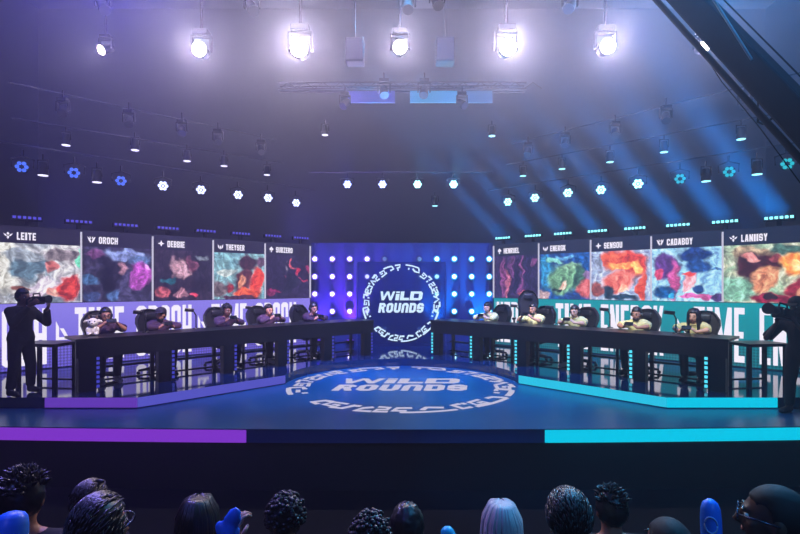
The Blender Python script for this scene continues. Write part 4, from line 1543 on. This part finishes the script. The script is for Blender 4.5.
truss('front_truss', 'dark box truss carrying the bright moving heads', W(-170, 46, DF) + V((0, .05, 1.26)), W(975, 46, DF) + V((0, .05, 1.26)))

# ---- hexagonal washes above the screens
def hex_light(label, loc, rz, petal, core, group):
    t = thing('hex_wash_light', label, 'stage light', loc, rz, group)
    b = MB(); b.cyl((0, -.02, 0), (0, .14, 0), .118, .09, 12); b.build('housing', m_fix, t)
    b = MB(); b.tube([(-.17, .05, 0), (-.18, .05, .16), (0, .05, .22), (.18, .05, .16), (.17, .05, 0)], .014, 8); b.cyl((0, .05, .21), (0, .05, .34), .018, .018, 8); b.build('yoke', m_fix, t)
    b = MB()
    for k in range(6):
        a = math.pi * k / 3
        b.cyl((math.cos(a) * .074, -.021, math.sin(a) * .074), (math.cos(a) * .074, -.032, math.sin(a) * .074), .036, .034, 12)
    b.build('petal_lens', petal, t)
    b = MB().cyl((0, -.021, 0), (0, -.034, 0), .026, .024, 12); b.build('core_lens', core, t)
    return t


e_hexB = emis('hex_blue', (70, 110, 250), 1.3); e_hexBw = emis('hex_blue_white', (190, 200, 255), 3.0)
e_hexC = emis('hex_teal', (30, 180, 190), 1.2); e_hexCw = emis('hex_cyan_white', (170, 250, 255), 3.0)
e_off = mat('lens_dark', (20, 24, 50), .2)
hl = [(22, 167), (74, 173), (121, 181), (163, 186), (201, 190), (238, 195), (268, 198), (296, 203)]
hr = [(787, 164), (729, 172), (680, 179), (638, 184), (601, 190), (568, 193), (535, 198), (508, 202)]
ZHX = 4.11
hexp = {}
for side, lst in ((-1, hl), (1, hr)):
    for k, (px, py) in enumerate(lst):
        d = (ZHX - CAMZ) * F / (HY - py)
        p = W(px, py, d)
        bright = k >= 3
        key = (side, bright)
        lab = f'{"blue" if side < 0 else "teal"} flower-shaped wash light, {ORD[k]} from the outer end of its row'
        rz = R(25) if side < 0 else R(-25)
        if key not in hexp:
            hexp[key] = hex_light(lab, p, rz, (e_hexBw if bright else e_hexB) if side < 0 else (e_hexCw if bright else e_hexC), e_off if not bright else ((e_hexBw if side < 0 else e_hexCw)), 'flower-shaped wash lights over the screens')
        else:
            dup(hexp[key], lab, p, (0, 0, rz))
for side in (-1, 1):
    p = V((side * 7.9, 8.7, ZHX + .36)); q = V((side * 2.4, 13.9, ZHX + .36))
    MB().cyl(p, q, .014, .014, 8).build('x', m_truss).name = 'lighting_pipe'
pipes = [o for o in C.objects if o.name.startswith('lighting_pipe')]
for o, w in zip(pipes, ('purple', 'teal')):
    tag(o, f'thin dark pipe holding the flower-shaped lights above the {w} side screens', 'pipe')
# four bright ones at the back
e_backB = emis('back_hex_blue', (150, 170, 255), 7.0); e_backC = emis('back_hex_cyan', (170, 250, 255), 7.0)
bk = None
for k, (px, c, col, en) in enumerate(((347.5, e_backB, (.15, .2, 1), 90), (382.5, e_backB, (.35, .3, 1), 40), (417.5, e_backC, (.1, .7, 1), 60), (453.5, e_backC, (.05, .65, 1), 110))):
    p = W(px, 184.5, 14.2)
    hex_light(f'bright {"blue" if k < 2 else "cyan"} wash light over the lamp wall, {ORD[k]} of the back four', p, 0, c, c, 'four back wash lights')
    mk_light('SPOT', 'back_wash', p + V((0, -.06, 0)), en * 13.0, col, p + V((.25 if k > 1 else -.05, -1.6, 1.6)), .08, 46, .5)
o = MB().cyl(W(310, 184.5, 14.25) + V((0, 0, .35)), W(492, 184.5, 14.25) + V((0, 0, .35)), .025, .025, 8).build('lighting_pipe', m_truss)
tag(o, 'thin dark pipe holding the four back wash lights over the lamp wall', 'pipe')

# ---- LED bars on top of the screens
def led_bar(label, loc, rz, e, group):
    t = thing('led_bar', label, 'light bar', loc, rz, group)
    MB().box((0, .03, 0), (.50, .09, .09), bev=.01).build('housing', m_fix, t)
    MB().box((0, .03, -.09), (.08, .05, .10)).build('bracket', m_fix, t)
    b = MB()
    for k in range(6):
        b.box((-.20 + k * .08, -.02, .015), (.052, .012, .05), bev=.004)
    b.build('cells', e, t)
    return t


e_barL = emis('bar_indigo', (92, 84, 232), .9); e_barR = emis('bar_cyan', (140, 244, 255), 2.2)
bl = [(27, 217), (79, 221), (126, 224), (168, 227), (206, 230), (241, 232), (273, 235), (301, 238)]
br = [(779, 214.5), (725, 218.5), (678, 222.5), (635, 225.5), (597.5, 228.5), (563, 231.5), (533, 233.5), (503, 236.5)]
barp = {}
for side, lst in ((-1, bl), (1, br)):
    for k, (px, py) in enumerate(lst):
        # distance where the sight line meets the screen plane
        u = (px - CX) / F
        if side < 0:
            d = (P0.x * math.sin(ANG) - P0.y * math.cos(ANG)) / (u * math.sin(ANG) - math.cos(ANG))
        else:
            d = (P4R.x * math.sin(ANG) + P4R.y * math.cos(ANG)) / (u * math.sin(ANG) + math.cos(ANG))
        d += .02
        p = V((u * d, d, CAMZ + (HY - py) / F * d))
        p.z = 3.13
        rz = ANG if side < 0 else -ANG
        lab = f'{"indigo" if side < 0 else "cyan"} six-cell LED bar, {ORD[k]} from the outer end of its row'
        if side not in barp:
            barp[side] = led_bar(lab, p, rz, e_barL if side < 0 else e_barR, 'LED bars on top of the screens')
        else:
            dup(barp[side], lab, p, (0, 0, rz))
        if side > 0:
            dirv = V((-.72, -.22, .70))
            ar = mk_light('AREA', 'bar_beam', p + V((0, -.02, .0)) + dirv * .10, 290 - 16 * k, (.01, .34, 1.0), p + dirv * 3, .45, spread=11)
            ar.data.shape = 'RECTANGLE'; ar.data.size_y = .30
        else:
            mk_light('SPOT', 'bar_beam', p + V((.08, -.08, .20)), 500, (.10, .10, 1.0), p + V((.35, -.3, .9)), .10, 30, .6)

# ---- small par cans and distant moving heads on the side rigs
e_par = emis('par_pale', (226, 222, 250), 1.6); e_parC = emis('par_pale_cyan', (160, 240, 255), 1.8)


def par_can(label, loc, e, group):
    t = thing('par_can', label, 'stage light', loc, group=group)
    b = MB().cyl((0, 0, -.02), (0, 0, .20), .085, .06, 14); b.build('can', m_fix, t)
    MB().cyl((0, 0, -.03), (0, 0, -.021), .075, .078, 14).build('lens', e, t)
    b = MB().tube([(-.09, 0, .08), (-.09, 0, .24), (.09, 0, .24), (.09, 0, .08)], .01, 6); b.cyl((0, 0, .24), (0, 0, .34), .014, .014, 6); b.build('yoke', m_fix, t)
    return t


parp = {}
lows = {-1: [(66, 144), (135, 149), (187, 160), (224, 165), (267, 174)], 1: [(741, 138), (664, 151), (610, 161), (562, 168), (523, 175)]}
ups = {-1: [(63, 111), (129, 122), (182, 131), (218, 140), (261, 150)], 1: [(745, 104), (666, 118), (615, 133), (565, 143.5), (528, 152.5)]}
beams = {-1: [(43, 174), (97, 181)], 1: [(757, 173), (706, 180)]}
for side in (-1, 1):
    w = 'purple' if side < 0 else 'teal'
    for k, (px, py) in enumerate(lows[side]):
        d = (4.64 - CAMZ) * F / (HY - py)
        lab = f'small pale par can, {ORD[k]} from outside on the lower rig, {w} side'
        p = W(px, py, d)
        if side not in parp:
            parp[side] = par_can(lab, p, e_par if side < 0 else e_parC, 'par cans on the lower side rigs')
        else:
            dup(parp[side], lab, p)
    for k, (px, py) in enumerate(ups[side]):
        d = (5.3 - CAMZ) * F / (HY - py)
        p = W(px, py, d)
        moving_head(f'small grey moving head, {ORD[k]} from outside on the upper rig, {w} side', p, V((side * -.3, -.7, -.8)), m_fixg, .55, 'moving heads on the upper side rigs')
    for k, (px, py) in enumerate(beams[side]):
        d = (3.75 - CAMZ) * F / (HY - py)
        p = W(px, py, d)
        lab = f'small par can with a downward beam, {ORD[k]} from outside before the {w} side screens'
        dup(parp[side], lab, p, group='par cans with downward beams')
        mk_light('SPOT', 'down_beam', p + V((0, 0, -.05)), 1300, (.08, .22, 1) if side < 0 else (.05, .55, 1), p + V((.05 * -side, 0, -2)), .05, 9, .4)
    for nm, z, a, b2 in (('lower', 4.64, lows[side][0], lows[side][-1]), ('upper', 5.3, ups[side][0], ups[side][-1])):
        dz = .34 if nm == 'lower' else .34
        p = W(a[0], a[1], (z - CAMZ) * F / (HY - a[1])) + V((0, 0, dz)); q = W(b2[0], b2[1], (z - CAMZ) * F / (HY - b2[1])) + V((0, 0, dz))
        o = MB().cyl(p + (p - q) * .2, q + (q - p) * .1, .013, .013, 8).build('lighting_pipe', m_truss)
        tag(o, f'thin dark pipe of the {nm} rig over the {w} side', 'pipe')
for px, py, col, e, lab in ((325, 134, (.3, .2, 1), e_par, 'pale flat par can over the lilac half of the lamp wall'), (492, 135, (.05, .6, 1), e_parC, 'cyan flat par can over the cyan half of the lamp wall')):
    dup(parp[-1 if px < 400 else 1], lab, W(px, py, 12.0), group='par cans over the lamp wall')
p = W(435, 205, 13.4)
dup(parp[1], 'small par can with a thin cyan beam above the ring sign', p)
mk_light('SPOT', 'down_beam', p + V((0, 0, -.05)), 1300, (.05, .6, 1), p + V((-.05, 0, -2)), .05, 7, .4)

# ---- centre cluster over the stage
cl = thing('centre_rig', 'dark box truss with blue and cyan glowing panels over the lamp wall', 'truss', W(402, 95, 13.0))
b = MB()
for z in (.12, .28):
    for y in (-.12, .12):
        b.cyl((-3.2, y, z), (3.2, y, z), .022, .022, 8)
for k in range(-7, 8):
    b.cyl((k * .45, -.12, .12), (k * .45 + .22, -.12, .28), .012, .012, 6); b.cyl((k * .45 + .22, -.12, .28), (k * .45 + .45, -.12, .12), .012, .012, 6)
b.build('truss_bar', m_truss, cl)
for x0, x1, e, l in ((348, 395, emis('rig_indigo', (74, 78, 200), .55), 'indigo glowing panel'), (410, 457, emis('rig_cyan', (26, 150, 210), .7), 'cyan glowing panel'), (466, 492, emis('rig_teal_dim', (40, 110, 160), .5), 'dim teal glowing panel')):
    xa, xb = (x0 - 402) / F * 13, (x1 - 402) / F * 13
    o = MB().box(((xa + xb) / 2, -.02, -.06), (xb - xa, .05, .30)).build('glow_panel', e, cl); o['label'] = l
for px, py, s, am, lab in ((345, 104, .62, (-.4, -.6, -.7), 'dark moving head hanging at the indigo end of the centre rig'),
                           (384, 92, .7, (.1, -.5, -.8), 'dark moving head hanging under the indigo panel of the centre rig'),
                           (424, 92, .7, (-.1, -.5, -.8), 'dark moving head hanging under the cyan panel of the centre rig'),
                           (462, 104, .62, (.5, -.6, -.6), 'dark moving head hanging at the teal end of the centre rig')):
    moving_head(lab, W(px, py, 12.6), V(am), m_fixg, s, 'moving heads of the centre rig')
for px, w in ((355, 'indigo'), (445, 'cyan')):
    t = thing('hanging_loudspeaker', f'dark hanging loudspeaker box above the {w} panel of the centre rig', 'loudspeaker', W(px, 52, 11.6))
    MB().box((0, 0, 0), (.42, .34, .56), bev=.03).build('cabinet', mat('speaker_brown_black', (14, 9, 12), .8, spec=.2), t)
    MB().box((0, -.172, 0), (.36, .012, .48)).build('grille', mat('speaker_grille', (10, 8, 10), .8, 0, bump=(120, .5)), t)
    MB().cyl((0, 0, .27), (0, 0, 1.6), .012, .012, 6).build('hoist_cable', m_truss, t)
for px, py, am, lab in ((103, 6, (.5, -.3, -.8), 'moving head at the photo top above the tilted dim lamp'), (252, 8, (.4, -.5, -.7), 'moving head at the photo top between the bright lamps over the purple side'),
                        (408, 6, (0, -.5, -.8), 'dark moving head at the photo top over the middle of the stage'), (437, 2, (.2, -.5, -.8), 'blue-lit moving head at the photo top beside the middle one'),
                        (570, 6, (-.4, -.5, -.7), 'moving head at the photo top over the teal side')):
    moving_head(lab, W(px, py, 9.0), V(am), m_fixg, .62, 'moving heads at the photo top', .55)
truss('near_truss', 'dark near box truss with moving heads at the photo top', W(-120, 6, 9.0) + V((0, .02, .95)), W(925, 6, 9.0) + V((0, .02, .95)))

# ================================================================== CAMERA CRANE
m_crane = mat('crane_dark', (8, 12, 20), .6, 0, .2)
cr = thing('camera_crane', 'dark jib arm of a camera crane slanting across the upper right of the photo', 'camera crane', (0, 0, 0))


def bar(mb, a, b_, r0, n=10):
    mb.cyl(a, b_, r0, r0, n)


def at(px, py):
    """on the sloping line of the jib, which comes nearer towards the lower right"""
    d = 3.2 - (px - 655) / 145 * .7
    return W(px, py, d)


a0, a1 = at(668, -22), at(828, 150)
d = (a1 - a0)
mid = (a0 + a1) / 2 + V((0, 0, .12))
A3 = align(d)
b = MB()
pa, pb_ = at(669, -22), at(831, 150)
pa, pb_ = pa - (pb_ - pa) * 1.3, pb_ + (pb_ - pa) * 1.0
b.box((pa + pb_) / 2, (.13, .145, (pb_ - pa).length), align(pb_ - pa), bev=.012)
b.build('main_arm', m_crane, cr)
b = MB(); _k = V((0, 0, CAMZ)); b.cyl(_k + (at(700, -22) - _k) * .93, _k + (at(752, 60) - _k) * .93, .007, .007, 8); b.build('arm_rail', mat('crane_rail_pale', (110, 124, 140), .35, .6), cr)
b = MB(); q0, q1 = at(640, -18), at(830, 192); b.cyl(q0 - (q1 - q0) * 1.2, q1 + (q1 - q0) * .9, .017, .017, 10); b.build('lower_rod', m_crane, cr)
b = MB(); b.tube([at(758, 92), at(758, 122), at(763, 124), at(773, 118), at(775, 104)], .007, 8); b.build('bracket', m_crane, cr)
b = MB(); b.tube([at(700, 48), at(722, 82), at(760, 128), at(810, 196)], .003, 6); b.build('cable', m_crane, cr)
b = MB(); b.tube([at(714, -10), at(748, 24), at(812, 88)], .004, 6); b.build('cable', m_crane, cr)
b = MB()
for px, py in ((676, 6), (715, 50), (752, 92), (790, 134)):
    b.cyl(at(px, py), at(px + 8, py - 8), .009, .009, 8)
b.build('clamps', m_crane, cr)

# ================================================================== LIGHT
# overhead stage washes from the rig; lamps on players and desks are added, unseen
for x in (-2.4, 0, 2.4):
    mk_light('SPOT', 'stage_wash', (x, 7.0, 8.6), 3200, (.0, .42, 1.0), (x * .8, 9.4, 0), .15, 33, .9)
mk_light('SPOT', 'stage_wash', (0, 8.5, 8.6), 3600, (.0, .42, 1.0), (0, 12.0, .1), .15, 44, .8)
mk_light('SPOT', 'stage_wash', (1.6, 5.2, 8.2), 1500, (.02, .45, 1.0), (1.3, 6.9, 0), .15, 26, .9)
for side in (-1, 1):
    for k, tt in enumerate((.8, 2.3, 3.8)):
        q = V((side * (4.80 - .8153 * tt + .672), 7.83 + .8153 * tt + .672, 1.2))
        src = V((q.x * .25, q.y - 5.0, 7.6))
        mk_light('SPOT', 'added_player_key', src, 3400 if side > 0 else 4200, (1, .90, .78) if side > 0 else (1, .78, .86), q, .12, 20, .8)  # unseen spots added to brighten the seated players
for sd in (-1, 1):
    mk_light('SPOT', 'added_desk_wash', (sd * .8, 5.5, 8.8), 1500, (.06, .14, 1) if sd < 0 else (.0, .34, 1), (sd * 3.4, 9.6, .2), .2, 52, .9)  # unseen blue spots added to lift the dark desks
    mk_light('SPOT', 'added_crowd_wash', (sd * 3.2, .2, 8.5), 1000, (.12, .18, 1) if sd < 0 else (.02, .40, 1), (sd * 3.0, 5.0, -.3), .2, 62, .9)  # unseen spots added over the audience for stage skirt and head tops
for x, y, en, col, tg in ((-8.6, 12.2, 900, (.16, .14, 1), (-6.5, 12, 6)), (-3.6, 15.8, 1100, (.20, .16, 1), (-1.5, 14.5, 6)), (3.6, 15.8, 1000, (.03, .28, 1), (1.2, 14.5, 6)), (8.6, 12.2, 500, (.05, .22, 1), (6.5, 12, 6))):
    mk_light('SPOT', 'added_haze_uplight', (x, y, 3.0), en, col, tg, .2, 110, 1.0)  # hidden spots added to turn the haze above the screens blue
mk_light('SPOT', 'house_wash', (2.5, -5, 7.5), 900, (.12, .36, 1), (2.2, 2.3, .4), .3, 30, 1.0)
mk_light('SPOT', 'house_wash', (-2.5, -5, 7.5), 700, (.22, .26, 1), (-2.2, 2.3, .4), .3, 30, 1.0)
# unseen lamps added high over the audience to brighten and tint the haze
for x, en, col, tg in ((-9, 13000, (.08, .12, 1.0), (-6, 14, 3.2)), (-3, 14000, (.26, .20, 1.0), (-2, 14, 4)), (3, 11000, (.10, .20, 1.0), (2, 14, 4)), (9, 11000, (.03, .18, 1.0), (6, 14, 3.2))):
    mk_light('SPOT', 'added_haze_wash', (x, 3.5, 12.0), en, col, tg, .2, 62, .9)
# uplights at the foot of the lamp wall
for px, col, en, w in ((318, (.30, .08, 1), 60, 'outer violet'), (350, (.42, .06, 1), 110, 'inner violet'), (437, (.0, .50, 1), 110, 'inner blue'), (484, (.0, .46, 1), 80, 'outer blue')):
    p = W(px, 0, YW - .42); p.z = PZ + .012
    t = thing('floor_uplight', f'{w} uplight on the platform at the foot of the lamp wall', 'stage light', p)
    MB().box((0, 0, .05), (.22, .12, .10), bev=.01).build('housing', m_fix, t)
    MB().box((0, .02, .104), (.18, .06, .006)).build('lens', emis('uplight_' + w.replace(' ', '_'), tuple(int(40 + 215 * c) for c in col), 2.0), t)
    mk_light('SPOT', 'uplight_beam', p + V((0, .03, .13)), en * 16, col, p + V((0, .36, 1.9)), .06, 70, .9)
# dim violet and cyan washes over the audience
mk_light('SPOT', 'audience_wash', (-4, 7, 7.5), 3000, (.25, .20, 1), (-2.5, 2.3, .6), .2, 50, .9)
mk_light('SPOT', 'audience_wash', (4, 7, 7.5), 4200, (.06, .46, 1), (2.5, 2.3, .6), .2, 50, .9)

# haze fills the whole hall
wd = bpy.data.worlds.new('hall_air')
SC.world = wd
wd.use_nodes = True
nt = wd.node_tree
nt.nodes['Background'].inputs[0].default_value = (.2, .22, .4, 1)
nt.nodes['Background'].inputs[1].default_value = 0.0
vs_ = nt.nodes.new('ShaderNodeVolumeScatter')
vs_.inputs['Color'].default_value = (.66, .70, 1.0, 1)
vs_.inputs['Density'].default_value = 0.012
vs_.inputs['Anisotropy'].default_value = 0.76
nt.links.new(vs_.outputs[0], nt.nodes['World Output'].inputs['Volume'])

cam = bpy.data.cameras.new('camera')
cam.sensor_width = 36
cam.lens = F / 800 * 36
cam.shift_x = -(CX - 400) / 800
cam.shift_y = (HY - 267) / 800
cam.clip_end = 200
co = bpy.data.objects.new('camera', cam)
C.objects.link(co)
co.location = (0, 0, CAMZ)
co.rotation_euler = (R(90), 0, 0)
SC.camera = co

SC.view_settings.view_transform = 'Standard'
SC.view_settings.look = 'None'
SC.view_settings.gamma = 1
SC.view_settings.exposure = 0
SC.view_settings.use_curve_mapping = False
cy = SC.cycles
cy.max_bounces = 6
cy.diffuse_bounces = 2
cy.glossy_bounces = 3
cy.transparent_max_bounces = 8
cy.volume_bounces = 0
cy.sample_clamp_indirect = 4
cy.use_denoising = True
